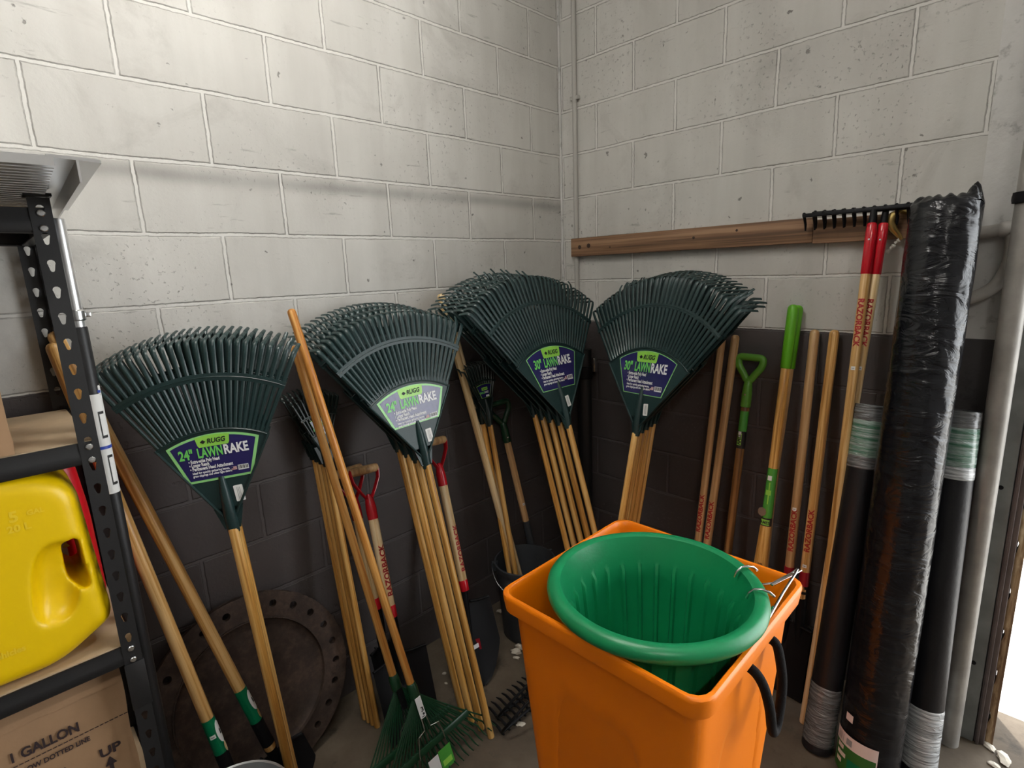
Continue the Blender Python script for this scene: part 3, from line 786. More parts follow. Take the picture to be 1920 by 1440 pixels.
b = B(); b.slab(8, 4, lambda u, v, k: V((0.1935 - 0.10 * u, -0.169 - 0.0035 - 0.004 * k - 0.004 * math.sin(v * 9 + u * 5) * u, 0.0 + 0.225 * v)))
make('torn_flap', b, 'cardboard', t)
b = B()
for i in range(7):
    b.slab(2, 3, lambda u, v, k: V((0.150 + 0.006 * i + 0.010 * u, -0.166 + 0.004 * k + 0.006 * i, 0.225 + 0.028 * v + 0.006 * math.sin(i * 2.1) + 0.003 * math.sin(v * 7))))
part_label(make('torn_edge', b, 'cardboard', t, 0), 'ragged torn top edge')
# ------------------------------------------------------------------ poly lawn rakes
def head_parts(R, ha, ntine, size_txt, kind):
    """moulded fan head in tool space: x across, z up the shaft, y to the back; ferrule at z=0"""
    r0, rb = (0.52 * R, 0.79 * R) if kind != 'small' else (0.40 * R, 0.70 * R)
    P = lambda r, a, y: V((r * math.sin(a), y, r * math.cos(a)))
    b = B(); th = 0.0032
    # solid plate
    b.slab(14, 5, lambda u, v, k: P(0.028 + (r0 - 0.028) * v, ha * (2 * u - 1) * (1.015 if v > .99 else 1.015), th * k))
    for sgn in (-1, 1):
        b.tube([P(0.02, sgn * ha * 1.02, -0.001), P(r0 * 0.5, sgn * ha * 1.02, -0.002), P(r0 + 0.004, sgn * ha * 1.02, -0.001)], 0.0036, 8)
    b.tube([P(r0, ha * (2 * i / 24 - 1), -0.001) for i in range(25)], 0.0028, 6)
    b.slab(24, 1, lambda u, v, k: P(r0 - 0.001 + 0.016 * (R / 0.53) * v, ha * (2 * u - 1), th * k))
    # tines
    rg = random.Random(int(R * 1000)); p = 2 * ha / ntine
    for i in range(ntine):
        a = -ha + (i + 0.5) * p
        hs = min(1.0, R / 0.5); hook = (0.044 + 0.010 * rg.random()) * hs; da = (rg.random() - .5) * p * (0.10 if kind == '24' else 0.45)
        fr = {'24': (0.86, 0.80, 0.72, 0.70, 0.70), '30': (0.84, 0.77, 0.70, 0.66, 0.64), 'small': (0.84, 0.77, 0.70, 0.66, 0.64)}[kind]
        pr = p * rb
        path = [(r0 + 0.004, 0.0, fr[0] * p * r0), (r0 + 0.05 * hs, 0.0, fr[1] * p * (r0 + 0.05 * hs)), (rb, 0.0, fr[2] * pr), (R * 0.90, 0.0, fr[3] * pr * 1.08), (R * 0.944, 0.001 * hs, fr[4] * pr * 1.1), (R * 0.963, 0.004 * hs, fr[4] * pr * 1.1), (R * 0.974, 0.012 * hs, fr[4] * pr * 1.08), (R * 0.978 + 0.004, hook, fr[4] * pr * 0.9)]
        if rg.random() < (0.05 if kind == '24' else 0.10): path[-1] = (R * 1.01, 0.022 * hs, fr[4] * pr * 0.85); path[-2] = (R * 0.98, 0.008 * hs, fr[4] * pr)
        rings = []
        for j, (r, y, k) in enumerate(path):
            q = a + (da * (j / 7.0) if r > rb else 0)
            hw = k * 0.5
            c = P(r, q, y); tx = V((math.cos(q), 0, -math.sin(q)))
            j0, j1 = max(0, j - 1), min(len(path) - 1, j + 1)
            d = (P(path[j1][0], q, path[j1][1]) - P(path[j0][0], q, path[j0][1])).normalized()
            nn = tx.cross(d).normalized()
            if nn.y > 0 and j < 5: nn = -nn
            elif nn.z < 0 and j >= 5: nn = -nn
            rings.append([b.bm.verts.new(c - tx * hw), b.bm.verts.new(c - tx * hw * 0.45 + nn * 0.0028), b.bm.verts.new(c + tx * hw * 0.45 + nn * 0.0028), b.bm.verts.new(c + tx * hw), b.bm.verts.new(c - nn * 0.0022)])
        for A, Q in zip(rings, rings[1:]):
            for j in range(5): b.f([A[j], A[(j + 1) % 5], Q[(j + 1) % 5], Q[j]])
        b.f(rings[0][::-1]); b.f(rings[-1])
    # cross band
    bw_ = (0.020 if kind == '24' else 0.013) * (R / 0.53 if kind != 'small' else 0.6)
    b.slab(40, 2, lambda u, v, k: P(rb + bw_ * (v - 0.5), ha * (2 * u - 1), (-0.0034 if v == 0.5 else -0.0030) + 0.0055 * k))
    b.tube([P(rb, ha * (2 * i / 40 - 1), -0.0030) for i in range(41)], 0.0016, 6)
    # ferrule
    L_ = (0.27 if kind != 'small' else 0.38) * R
    b.tube([(0, 0.004, -0.024), (0, 0.003, 0.0), (0, 0.0, 0.03), (0, -0.001, L_ * 0.7), (0, 0.001, L_)], [0.0150, 0.0165, 0.0165, 0.0125, 0.007], 16)
    b.prism([(-0.02, -0.012), (0.02, -0.012), (0.0165 + 0.02, 0.05), (-0.0365, 0.05)], lambda u, v, w: V((u, w, v)), 0.0, 0.006)
    # label
    lb = B(); yl = -0.0012
    def poly(m):
        """label outline with inset m"""
        rt = r0 * 0.965 - m; ao = (0.87 if kind == '24' else 0.74) * ha
        zb = (0.49 if kind == '24' else 0.43) * r0 + m
        hb = (0.70 if kind == '24' else 0.66) * math.sin(ao) * rt * (1.0) - m * 0.6
        ao -= m / rt * 1.15
        pts = [(rt * math.sin(ao * (1 - 2 * i / 16)), rt * math.cos(ao * (1 - 2 * i / 16))) for i in range(17)]
        return pts + [(-hb, zb), (hb, zb)]
    F_ = lambda y: (lambda u, v, w: V((u, y + w, v)))
    if kind == 'small':
        ao = 0.62 * ha; rt = 0.64 * R; rl = 0.40 * R
        q = lambda m: [((rt - m) * math.sin(ao * (1 - 2 * i / 8) * (1 - 8 * m)), (rt - m) * math.cos(ao * (1 - 2 * i / 8))) for i in range(9)] + [(-rl * math.sin(ao) * 0.86 + m, rl + m), (rl * math.sin(ao) * 0.86 - m, rl + m)]
        yl = -0.0040
        lb.prism(q(0), F_(yl), 0, 0.0008); lb.mi = 1; lb.prism(q(0.0016), F_(yl - 0.0004), 0, 0.0006)
        z = rt * 0.93
        lb.mi = 0; lb.box((0, yl - 0.0008, z - 0.010), (0.034, 0.0006, 0.013)); lb.mi = 4; lb.text('RUGG', 0.009, lambda u, v: V((u, yl - 0.0014, z - 0.013 + v)), 'C')
        lb.mi = 3; lb.text('SHRUB', 0.0125, lambda u, v: V((u - 0.002, yl - 0.0010, z - 0.030 + v)), 'R', sq=0.72); lb.mi = 2; lb.text('RAKE', 0.0125, lambda u, v: V((u - 0.001, yl - 0.0010, z - 0.030 + v)), 'L', sq=0.72)
        lb.box((0.012, yl - 0.0010, z - 0.042), (0.018, 0.0006, 0.008))
    else:
        K = r0 / 0.276
        lb.mi = 0; lb.prism(poly(0), F_(yl), 0, 0.0006); lb.mi = 1; lb.prism(poly(0.0065 * K if kind == '24' else 0.0028), F_(yl - 0.0005), 0, 0.0006)
        rt = r0 * 0.965; Wl = 2 * rt * math.sin((0.87 if kind == '24' else 0.74) * ha)
        w_ = 0.185 * Wl
        e = yl - 0.0010
        lb.mi = 5
        zl = rt - 0.40 * w_ * 2
        zc_ = lambda x: math.sqrt(rt * rt - x * x) - 0.003
        lb.prism([(w_ * (1 - 2 * i / 10), zc_(w_ * (1 - 2 * i / 10))) for i in range(11)] + [(-w_ * 0.92, zl + 0.006), (-w_ * 0.84, zl), (w_ * 0.84, zl), (w_ * 0.92, zl + 0.006)], F_(e + 0.0002), 0, 0.0006)
        T = lambda x, z: (lambda u, v: V((x * Wl + u, e - 0.0006, z + v)))
        lb.mi = 4
        hb_ = 0.058 * Wl * 1.36
        lb.text('RUGG', hb_, lambda u, v: V((-0.065 * Wl + u + v * 0.2, e - 0.0006, zl + 0.040 * Wl + v)), 'L', fit=0.195 * Wl)
        zd = zl + 0.036 * Wl
        lb.prism([(-0.135 * Wl, zd + 0.028 * Wl), (-0.105 * Wl, zd + 0.004 * Wl), (-0.075 * Wl, zd + 0.028 * Wl), (-0.105 * Wl, zd + 0.052 * Wl)], F_(e - 0.0006), 0, 0.0004)
        z1 = zl - 0.118 * Wl; th_ = 0.118 * Wl * 1.36
        lb.mi = 3
        lb.text(size_txt, th_, T(-0.385, z1), 'L', fit=0.150 * Wl)
        lb.text('LAWN', th_, T(-0.190, z1), 'L', fit=0.270 * Wl)
        lb.mi = 2; lb.text('RAKE', th_, T(0.092, z1), 'L', fit=0.270 * Wl)
        for k, (s_, ft) in enumerate((('\u2022 Extra-wide Poly Head', .33), ('\u2022 Longer Reach', .21), ('\u2022 Permanent Head Attachment', .46))):
            lb.text(s_, 0.058 * Wl, T(-0.30, z1 - (0.056 + 0.046 * k) * Wl), fit=ft * Wl)
        for k, (s_, ft) in enumerate((('Ideal for quickly gathering leaves,', .40), ('grass clippings and other light debris.', .42))):
            lb.text(s_, 0.036 * Wl, T(-0.285, z1 - (0.190 + 0.036 * k) * Wl), fit=ft * Wl)
        zb_ = z1 - 0.195 * Wl; S = Wl
        lb.box((0.262 * S, e - 0.0003, zb_), (0.115 * S, 0.0006, 0.062 * S)); lb.mi = 4
        for k in range(9): lb.box((0.214 * S + k * 0.0118 * S, e - 0.0008, zb_ + 0.004 * S), ((0.0035 + 0.0025 * (k % 3)) * S, 0.0006, 0.042 * S))
        lb.mi = 2; lb.box((0.160 * S, e - 0.0003, zb_), (0.060 * S, 0.0006, 0.040 * S)); lb.mi = 6
        for k in range(4): lb.box((0.160 * S, e - 0.0008, zb_ - 0.0160 * S + k * 0.0105 * S), (0.060 * S, 0.0006, 0.0048 * S))
        lb.mi = 1; lb.box((0.1415 * S, e - 0.0010, zb_ + 0.010 * S), (0.023 * S, 0.0006, 0.020 * S))
    tg = None
    if kind != 'small':
        tg = B(); cx, cz, tw = (0.035, 0.085, 0.04) if kind == '24' else (0.034, 0.085, 0.10)
        pts = round_poly([(-0.0115, -0.023), (0.0115, -0.023), (0.0115, 0.023), (-0.0115, 0.023)], 0.003, 3)
        rot = lambda u, v: V((cx + u * math.cos(tw) - v * math.sin(tw), -0.0012, cz + u * math.sin(tw) + v * math.cos(tw)))
        tg.prism(pts, lambda u, v, w: rot(u, v) + V((0, w, 0)), 0, 0.0007); tg.mi = 1
        for k in range(3): tg.prism([(-0.004 + k * 0.0035, -0.017), (-0.0028 + k * 0.0035, -0.017), (-0.0028 + k * 0.0035, 0.017), (-0.004 + k * 0.0035, 0.017)], lambda u, v, w: rot(u, v) + V((0, w, 0)), -0.0004, 0)
    return b, lb, tg
LABM = ['mint', 'navy', 'white', 'green_ink', 'ink', 'lime', 'red_ink']
ORD = ['frontmost', 'second from the front', 'third from the front', 'fourth from the front', 'rearmost']

def rake_stack(wall, q, R, ha, nt_, txt, kind, count, step, stackname, woodm, rr=0.0128, name='lawn_rake', labmats=LABM):
    bx, by, t1, t2, tw, Lh = q
    l, y, v = lean_wall(wall, t1, t2, tw)
    sz = {'24': 'large', '30': 'wide', 'small': 'narrow'}[kind]
    grp = 'rakes in the ' + stackname
    hm = None
    for i in range(count):
        pos = V((bx, by, 0)) + V(step) * i
        side = 'that shows its label' if i == 0 else 'mostly hidden behind the one before it'
        lab = '%s green poly leaf rake, %s in the %s' % (sz, ORD[i if i < count - 1 or i == 0 else 4].replace(' from the front', ''), stackname)
        t = thing(name, lab, 'rake', pos, grp, (l, y, v))
        if hm is None:
            hb, lb, tg = head_parts(R, ha, nt_, txt, kind)
            b = B(); shaft(b, rr, 0.002, Lh - 0.01, 'flat', 16); h = make('handle', b, woodm, t)
            hd = make('rake_head', hb, 'poly' if kind != 'small' else 'poly_black', t, smooth=40); hd.location = (0, 0, Lh)
            make('label', lb, labmats, hd, 0)
            if tg: make('price_tag', tg, ['paper', 'grey_ink'], hd, 0)
            hm = (h, hd)
        else:
            dz = i * (0.009 if kind == '24' else 0.004)
            for o in hm:
                c = o.copy(); COL.objects.link(c); c.parent = t
                if o is hm[0]: c.scale.z = (Lh + dz) / Lh
                else: c.location.z = Lh + dz
            # small irregularities of a hand-made stack
            c.rotation_euler.y = (ha / nt_ if i % 2 else 0.0) + (random.random() - .5) * 0.008
LAB_WORN = ['white', 'navy', 'white', 'green_ink', 'ink', 'lime', 'red_ink']
rake_stack('L', (-1.763, -.360, .039, -.054, .510, 1.007), .520, .515, 26, '24"', '24', 3, (.014, .036, 0), 'stack beside the shelf', 'golden', 0.0135)
rake_stack('L', (-1.152, -.580, .199, -.048, .065, 1.045), .536, .582, 26, '24"', '24', 4, (-.001, .052, 0), 'middle stack', 'golden', 0.0128)
rake_stack('L', (-.572, -.797, .295, .005, -.017, 1.084), .642, .676, 33, '30"', '30', 5, (0, .046, 0), 'stack left of the corner', 'golden', 0.0125)
rake_stack('R', (-.713, -.712, .249, .020, .248, 1.057), .625, .700, 33, '30"', '30', 5, (.036, 0.002, 0), 'stack right of the corner', 'golden', 0.0125)
rake_stack('L', (-1.411, -.232, .100, -.029, -.005, 1.049), .228, .414, 11, '8"', 'small', 4, (-.004, .023, 0), 'small stack by the amber handles', 'golden', 0.0115, 'shrub_rake', ['lime', 'navy', 'white', 'green_ink', 'ink'])
rake_stack('L', (-.673, -.305, .145, -.033, -.043, 1.032), .255, .429, 11, '8"', 'small', 2, (-.004, .038, 0), 'small pair behind the pale handles', 'golden', 0.0115, 'shrub_rake', ['lime', 'navy', 'white', 'green_ink', 'ink'])

# ------------------------------------------------------------------ wire leaf rakes, heads down
def wire_rake(bot, top, Lf, hw, lab, front):
    l, y, v = lean(bot, top, (0, -1, 0)); L_ = (V(top) - V(bot)).length
    t = thing('wire_leaf_rake', lab, 'rake', bot, 'wire leaf rakes standing heads down', (l, y, v))
    b = B(); shaft(b, 0.0130, Lf + 0.012, L_, 'round', 18, [(0.0130, L_ - 0.075), (0.0122, L_ - 0.07)]); make('handle', b, 'amber', t)
    b = B(); b.lathe([(0.011, Lf - 0.03), (0.0175, Lf - 0.022), (0.0178, Lf + 0.012), (0.0145, Lf + 0.030), (0.0135, Lf + 0.031)], 18); make('ferrule', b, 'dgreen', t)
    b = B(); b.box((0.0, -0.017, Lf - 0.055), (0.022, 0.0016, 0.075), bev=0.0006); b.mi = 1
    if front:
        b.text('3', 0.022, lambda u, w: V((-0.002 + u, -0.0182, Lf - 0.070 + w))); b.box((0.004, -0.0182, Lf - 0.079), (0.006, 0.0008, 0.007)); b.box((0.0, -0.0182, Lf - 0.087), (0.009, 0.0008, 0.002))
        part_label(make('socket_plate', b, ['white', 'ink'], t, 0), 'white printed socket plate')
    else:
        b.box((-0.001, -0.0182, Lf - 0.06), (0.005, 0.0008, 0.005)); part_label(make('socket_plate', b, ['blackmetal', 'zinc'], t, 0), 'black metal socket plate')
    n = 22; zc = 0.115
    for i in range(n):
        s = 2 * i / (n - 1) - 1
        x1 = hw * s; x0 = 0.010 * s
        ze = 0.014 + 0.012 * s * s
        xb = x0 + (x1 - x0) * (Lf - zc) / (Lf - ze)
        b = B()
        b.tube([(x0, -0.004, Lf - 0.02), (xb, 0.0, zc), (x1 * 0.985, 0.0, ze + 0.018), (x1, -0.006, ze + 0.004), (x1, -0.022, ze - 0.004), (x1, -0.040, ze - 0.007)], [0.0030, 0.0030, 0.0030, 0.0030, 0.0028, 0.0018], 6, sx=1.0)
        make('tine', b, 'dgreen', t)
    b = B(); b.box((0, 0.0, zc), (hw * 1.42, 0.012, 0.026), bev=0.005); make('cross_bar', b, 'dgreen', t)
    b = B()
    for s in (-1, 1): b.tube([(0.009 * s, -0.017, Lf - 0.09), (0.012 * s, -0.020, Lf - 0.13), (0.040 * s, -0.026, zc + 0.07), (0.050 * s, -0.016, zc + 0.015), (0.052 * s, -0.010, zc - 0.012)], 0.0022, 8)
    make('spring', b, 'chrome', t)
    if front:
        b = B(); b.box((0.035, -0.016, 0.048), (0.050, 0.0012, 0.075), bev=0.0005); b.mi = 1; b.box((-0.012, -0.016, 0.050), (0.040, 0.0012, 0.062), bev=0.0005)
        b.mi = 2; b.box((0.035, -0.0170, 0.035), (0.036, 0.0006, 0.02))
        part_label(make('hang_card', b, ['gsleeve', 'white', 'lime'], t, 0), 'green and white card label')
    return t
wire_rake((-1.372, -.562, 0), (-1.541, -.215, 1.568), 0.318, 0.235, 'green wire leaf rake with amber handle and white socket plate', True)
wire_rake((-1.402, -.495, 0), (-1.536, -.195, 1.455), 0.328, 0.235, 'green wire leaf rake with amber handle and black socket plate', False)

# ------------------------------------------------------------------ shovels and other long tools
def lettering(parent, st, size, r, z0, phi=0.0, flip=1, mat='red_ink', sq=1.0, name='lettering', fit=None):
    b = B(); b.text(st, size, (lambda u, v: wrap(r + 0.0006, z0, phi, flip)(u, v - size * 0.36)), 'L', 6, sq, fit)
    o = make(name, b, mat, parent, 0)
    return part_label(o, {'red_ink': 'red lettering', 'ink': 'dark stamped lettering'}.get(mat, 'lettering'))
def price_dot(parent, r, z, phi=0.0):
    b = B(); patch(b, r + 0.0007, z - 0.006, z + 0.006, phi - 0.42, phi + 0.42, 6); b.mi = 1; patch(b, r + 0.0010, z - 0.002, z + 0.001, phi - 0.25, phi + 0.25, 4)
    return make('price_sticker', b, ['paper', 'grey_ink'], parent, 0)
def blade(kind, w, h):
    """steel shovel blade from z=0 (tip) to z=h (shoulder); hollow towards the front"""
    b = B()
    def fn(u, v, k):
        s = 2 * u - 1
        if kind == 'round':
            e = min(1.0, (max(v, 0.0) / 0.42)) ** 0.55 if v < 0.42 else 1.0 - 0.06 * (v - 0.42)
            x = s * w * 0.5 * max(0.02, e); z = h * v
        else: x = s * w * 0.5 * (0.93 + 0.07 * v); z = h * v
        yb = 0.028 * (1 - s * s) * (0.35 + 0.65 * v) - 0.012 * (1 - v)
        return V((x, yb + 0.0022 * k, z))
    b.slab(14, 16, fn)
    if kind == 'square':
        for s in (-1, 1): b.tube([(s * w * 0.5, 0.0, h), (s * w * 0.25, 0.012, h + 0.003), (s * 0.03, 0.02, h + 0.01)], 0.005, 8)
    else:
        for s in (-1, 1): b.tube([(s * w * 0.47, 0.002, h), (s * w * 0.25, 0.014, h + 0.004), (s * 0.03, 0.022, h + 0.012)], 0.006, 8)
    b.tube([(0, 0.026, h * 0.45), (0, 0.024, h * 0.8), (0, 0.016, h + 0.03), (0, 0.004, h + 0.10), (0, 0.0, h + 0.20)], [0.006, 0.013, 0.018, 0.0185, 0.0175], 14)
    return b
def dgrip_shovel(bot, top, face, lab, grp, kind, col_lo, woodm='pale', letters=True, phi=0.0, bl=0.27, bw=0.23):
    l, y, v = lean(bot, top, face); L_ = (V(top) - V(bot)).length
    t = thing('d_handle_shovel', lab, 'shovel', bot, grp, (l, y, v))
    b = B(); b.tube([(-0.056, 0, L_ - 0.017), (-0.05, 0, L_ - 0.017), (0, 0, L_ - 0.017), (0.05, 0, L_ - 0.017), (0.056, 0, L_ - 0.017)], [0.0145, 0.0165, 0.0175, 0.0165, 0.0145], 16); make('grip', b, 'tan', t)
    b = B()
    for s in (-1, 1):
        b.tube([(s * 0.052, 0, L_ - 0.004), (s * 0.057, 0, L_ - 0.022), (s * 0.052, 0, L_ - 0.055), (s * 0.030, 0, L_ - 0.095), (s * 0.010, 0, L_ - 0.125), (s * 0.007, 0, L_ - 0.15)], [0.010, 0.013, 0.013, 0.0125, 0.012, 0.010], 10, sx=0.35, up=(1, 0, 0))
    b.lathe([(0.0135, L_ - 0.205), (0.0195, L_ - 0.203), (0.020, L_ - 0.16), (0.016, L_ - 0.125), (0.006, L_ - 0.108)], 18)
    make('handle_yoke', b, 'red', t)
    b = B(); shaft(b, 0.0185, col_lo + 0.0, L_ - 0.19, 'flat', 18); make('shaft', b, woodm, t)
    b = B(); b.lathe([(0.0188, col_lo - 0.03), (0.0195, col_lo - 0.028), (0.0195, col_lo + 0.012), (0.0188, col_lo + 0.014)], 18); make('collar', b, 'red', t)
    if letters: lettering(t, 'RAZORBACK', 0.030, 0.0187, col_lo + 0.050, phi, 1, fit=0.195)
    bb = blade(kind, bw, bl)
    bb.tube([(0, 0, bl + 0.15), (0, 0, col_lo - 0.02)], 0.0180, 14)
    make('blade', bb, 'blackmetal', t)
    if kind == 'round':
        b = B(); b.slab(6, 6, lambda u, w, k: V(((u - .5) * 0.055, 0.004 + 0.012 * (1 - (2 * u - 1) ** 2) - 0.0010 * k + 0.002, bl * 0.42 + w * 0.045)))
        b.mi = 1; b.box((0.0, 0.006, bl * 0.42 + 0.022), (0.034, 0.003, 0.016)); part_label(make('emblem', b, ['dred', 'white'], t), 'red and white emblem')
    return t
dgrip_shovel((-1.325, -.350, 0), (-1.275, -.062, .955), (0, -1, 0), 'red D-handle shovel with lettered pale shaft behind the amber handles', 'red D-handle square shovels', 'square', 0.455)
dgrip_shovel((-1.320, -.240, 0), (-1.325, -.034, .958), (0, -1, 0), 'red D-handle shovel half hidden behind its twin and the amber handles', 'red D-handle square shovels', 'square', 0.455, letters=False, bw=0.125)
dgrip_shovel((-.998, -.372, 0), (-.945, -.066, .985), (0, -1, 0), 'red D-handle round-point shovel with black blade, behind the middle rake stack', None, 'round', 0.42, bl=0.32, bw=0.245, phi=0.15)

def dee(b, L_, w=0.066, h=0.062, r=0.0135, neck=0.10):
    """moulded plastic D: flat grip across the top, sides drawing in to the socket"""
    pts = round_poly([(-w, L_ - r), (w, L_ - r), (w * 0.94, L_ - h * 0.62), (w * 0.46, L_ - h * 1.02), (0.008, L_ - h - 0.026), (-0.008, L_ - h - 0.026), (-w * 0.46, L_ - h * 1.02), (-w * 0.94, L_ - h * 0.62)], [.020, .020, .030, .020, .006, .006, .020, .030], 6)
    b.tube([(x, 0, z) for x, z in pts], r, 12, closed=True, sx=0.9, up=(0, 1, 0))
    b.lathe([(0.0175, L_ - h - 0.052 - neck * 0.85), (0.0195, L_ - h - 0.052 - neck * 0.84), (0.0195, L_ - h - 0.052 - neck * 0.3), (0.017, L_ - h - 0.052), (0.015, L_ - h - 0.030), (0.006, L_ - h - 0.018)], 18)
    return L_ - h - 0.052 - neck * 0.6
# green D-handle fork on the right wall
bot, top = V((-.200, -.980, 0)), V((-.034, -1.002, 1.292))
l, y, v = lean(bot, top, (-1, 0, 0)); L_ = (top - bot).length
t = thing('garden_fork', 'garden fork with bright green D-handle and brown shaft against the right wall', 'fork', bot, None, (l, y, v))
b = B(); zt = dee(b, L_, 0.050, 0.080, 0.0145); make('grip', b, 'lawn2', t)
b = B(); b.lathe([(0.003, L_ - 0.165), (0.0035, L_ - 0.1645), (0.001, L_ - 0.164)], 10, (0, -0.0195, 0)); b.bm.clear(); b.tube([(0, -0.018, L_ - 0.165), (0, -0.0205, L_ - 0.165)], 0.004, 10); make('rivet', b, 'zinc', t)
b = B(); shaft(b, 0.0165, 0.42, zt, 'flat', 18); make('shaft', b, 'walnut', t)
b = B(); patch(b, 0.0172, 0.985, 1.070, -PI, PI, 24); make('sleeve', b, 'gsleeve', t)
b = B(); patch(b, 0.0173, 0.915, 0.986, -PI, PI, 24); b.mi = 1
patch(b, 0.0177, 0.928, 0.978, -0.75, 0.35, 8); b.mi = 0
b.text('AMES', 0.022, lambda u, q: wrap(0.0182, 0.930, -0.2, 1)(u, q - 0.008), 'L', 5, 0.8); b.mi = 2; patch(b, 0.0178, 0.962, 0.985, -0.55, 0.2, 5)
part_label(make('maker_band', b, ['ink', 'lime', 'paper'], t, 0), 'black band with pale lettering')
b = B(); b.lathe([(0.0185, 0.30), (0.019, 0.302), (0.0185, 0.445), (0.017, 0.447)], 18); make('socket', b, 'lawn2', t)
b = B()
b.box((0, 0.0, 0.285), (0.19, 0.014, 0.022), bev=0.006)
for x in (-0.085, -0.028, 0.028, 0.085): b.tube([(x, 0, 0.285), (x, 0.006, 0.20), (x, 0.010, 0.10), (x, 0.0, 0.0)], [0.008, 0.008, 0.007, 0.003], 8)
b.tube([(0, 0, 0.285), (0, 0, 0.33)], 0.016, 12); make('fork_head', b, 'blackmetal', t)

# dark green D-handle spade in the corner
bot, top = V((-.430, -.205, 0)), V((-.553, -.050, 1.065))
l, y, v = lean(bot, top, (-.35, -1, 0)); L_ = (top - bot).length
t = thing('d_handle_shovel', 'dark green D-handle spade with tan shaft in the dark wall corner', 'shovel', bot, None, (l, y, v))
b = B(); zt = dee(b, L_, 0.050, 0.082, 0.0130, 0.085); make('grip', b, 'dgreen', t)
b = B(); b.tube([(0, -0.018, L_ - 0.18), (0, -0.0205, L_ - 0.18)], 0.0035, 10); make('rivet', b, 'zinc', t)
b = B(); shaft(b, 0.0165, 0.40, zt, 'flat', 18); make('shaft', b, 'tan', t)
lettering(t, 'HARDWOOD', 0.018, 0.0165, 0.58, 0.1, 1, 'ink', 0.8) if False else None
price_dot(t, 0.0165, 0.56, 0.25)
bb = blade('square', 0.20, 0.27); bb.tube([(0, 0, 0.40), (0, 0, 0.455)], 0.018, 14); make('blade', bb, 'bucket', t)

# pale long handles standing in the grey pail
for i, (bt, tp, lab) in enumerate([((-.612, -.272, 0.012), (-.831, -.028, 1.574), 'pale long wooden handle standing in the grey pail, left of its pair'),
                                  ((-.580, -.248, 0.012), (-.795, -.020, 1.520), 'pale long wooden handle standing in the grey pail, right of its pair')]):
    l, y, v = lean(bt, tp, (0, -1, 0)); L_ = (V(tp) - V(bt)).length
    t = thing('wooden_tool_handle', lab, 'handle', bt, 'pale handles in the grey pail', (l, y, v))
    b = B(); shaft(b, 0.0165, 0.0, L_, 'round', 18); make('shaft', b, 'pale', t)
# grey pail
c = V((-.625, -.262, 0)); t = thing('pail', 'grey plastic pail with wire handle on the floor by the left wall', 'bucket', c)
b = B(); b.lathe([(0.108, 0.0), (0.112, 0.004), (0.132, 0.34), (0.140, 0.342), (0.141, 0.362), (0.134, 0.364), (0.129, 0.34), (0.109, 0.010), (0.02, 0.009)], 36); make('body', b, 'bucket', t)
b = B()
pts = []
for i in range(17):
    a = PI * i / 16
    pts.append(V((-0.70711 * 0.150 * math.cos(a), 0.70711 * 0.150 * math.cos(a), 0.335 - 0.0 * i)) + V((-0.62, -0.62, 0)).normalized() * 0.0 + V((0.0, 0.0, 0.0)) + V((-.42 * 0.16, .9 * 0.06, 0.0)) * 0)
pts = [V((0.145 * math.cos(PI * i / 16 + 2.36), 0.145 * math.sin(PI * i / 16 + 2.36), 0.335 - 0.075 * math.sin(PI * i / 16))) * 1.0 for i in range(17)]
pts = [V((p.x * 1.03, p.y * 1.03, p.z)) for p in pts]
b.tube(pts, 0.0028, 8); make('bail', b, 'zinc', t)
b = B()
for a in (2.36, 2.36 + PI): b.box((0.139 * math.cos(a), 0.139 * math.sin(a), 0.335), (0.022, 0.022, 0.03), M.Rotation(a, 3, 'Z'), bev=0.004)
make('ear', b, 'bucket', t)

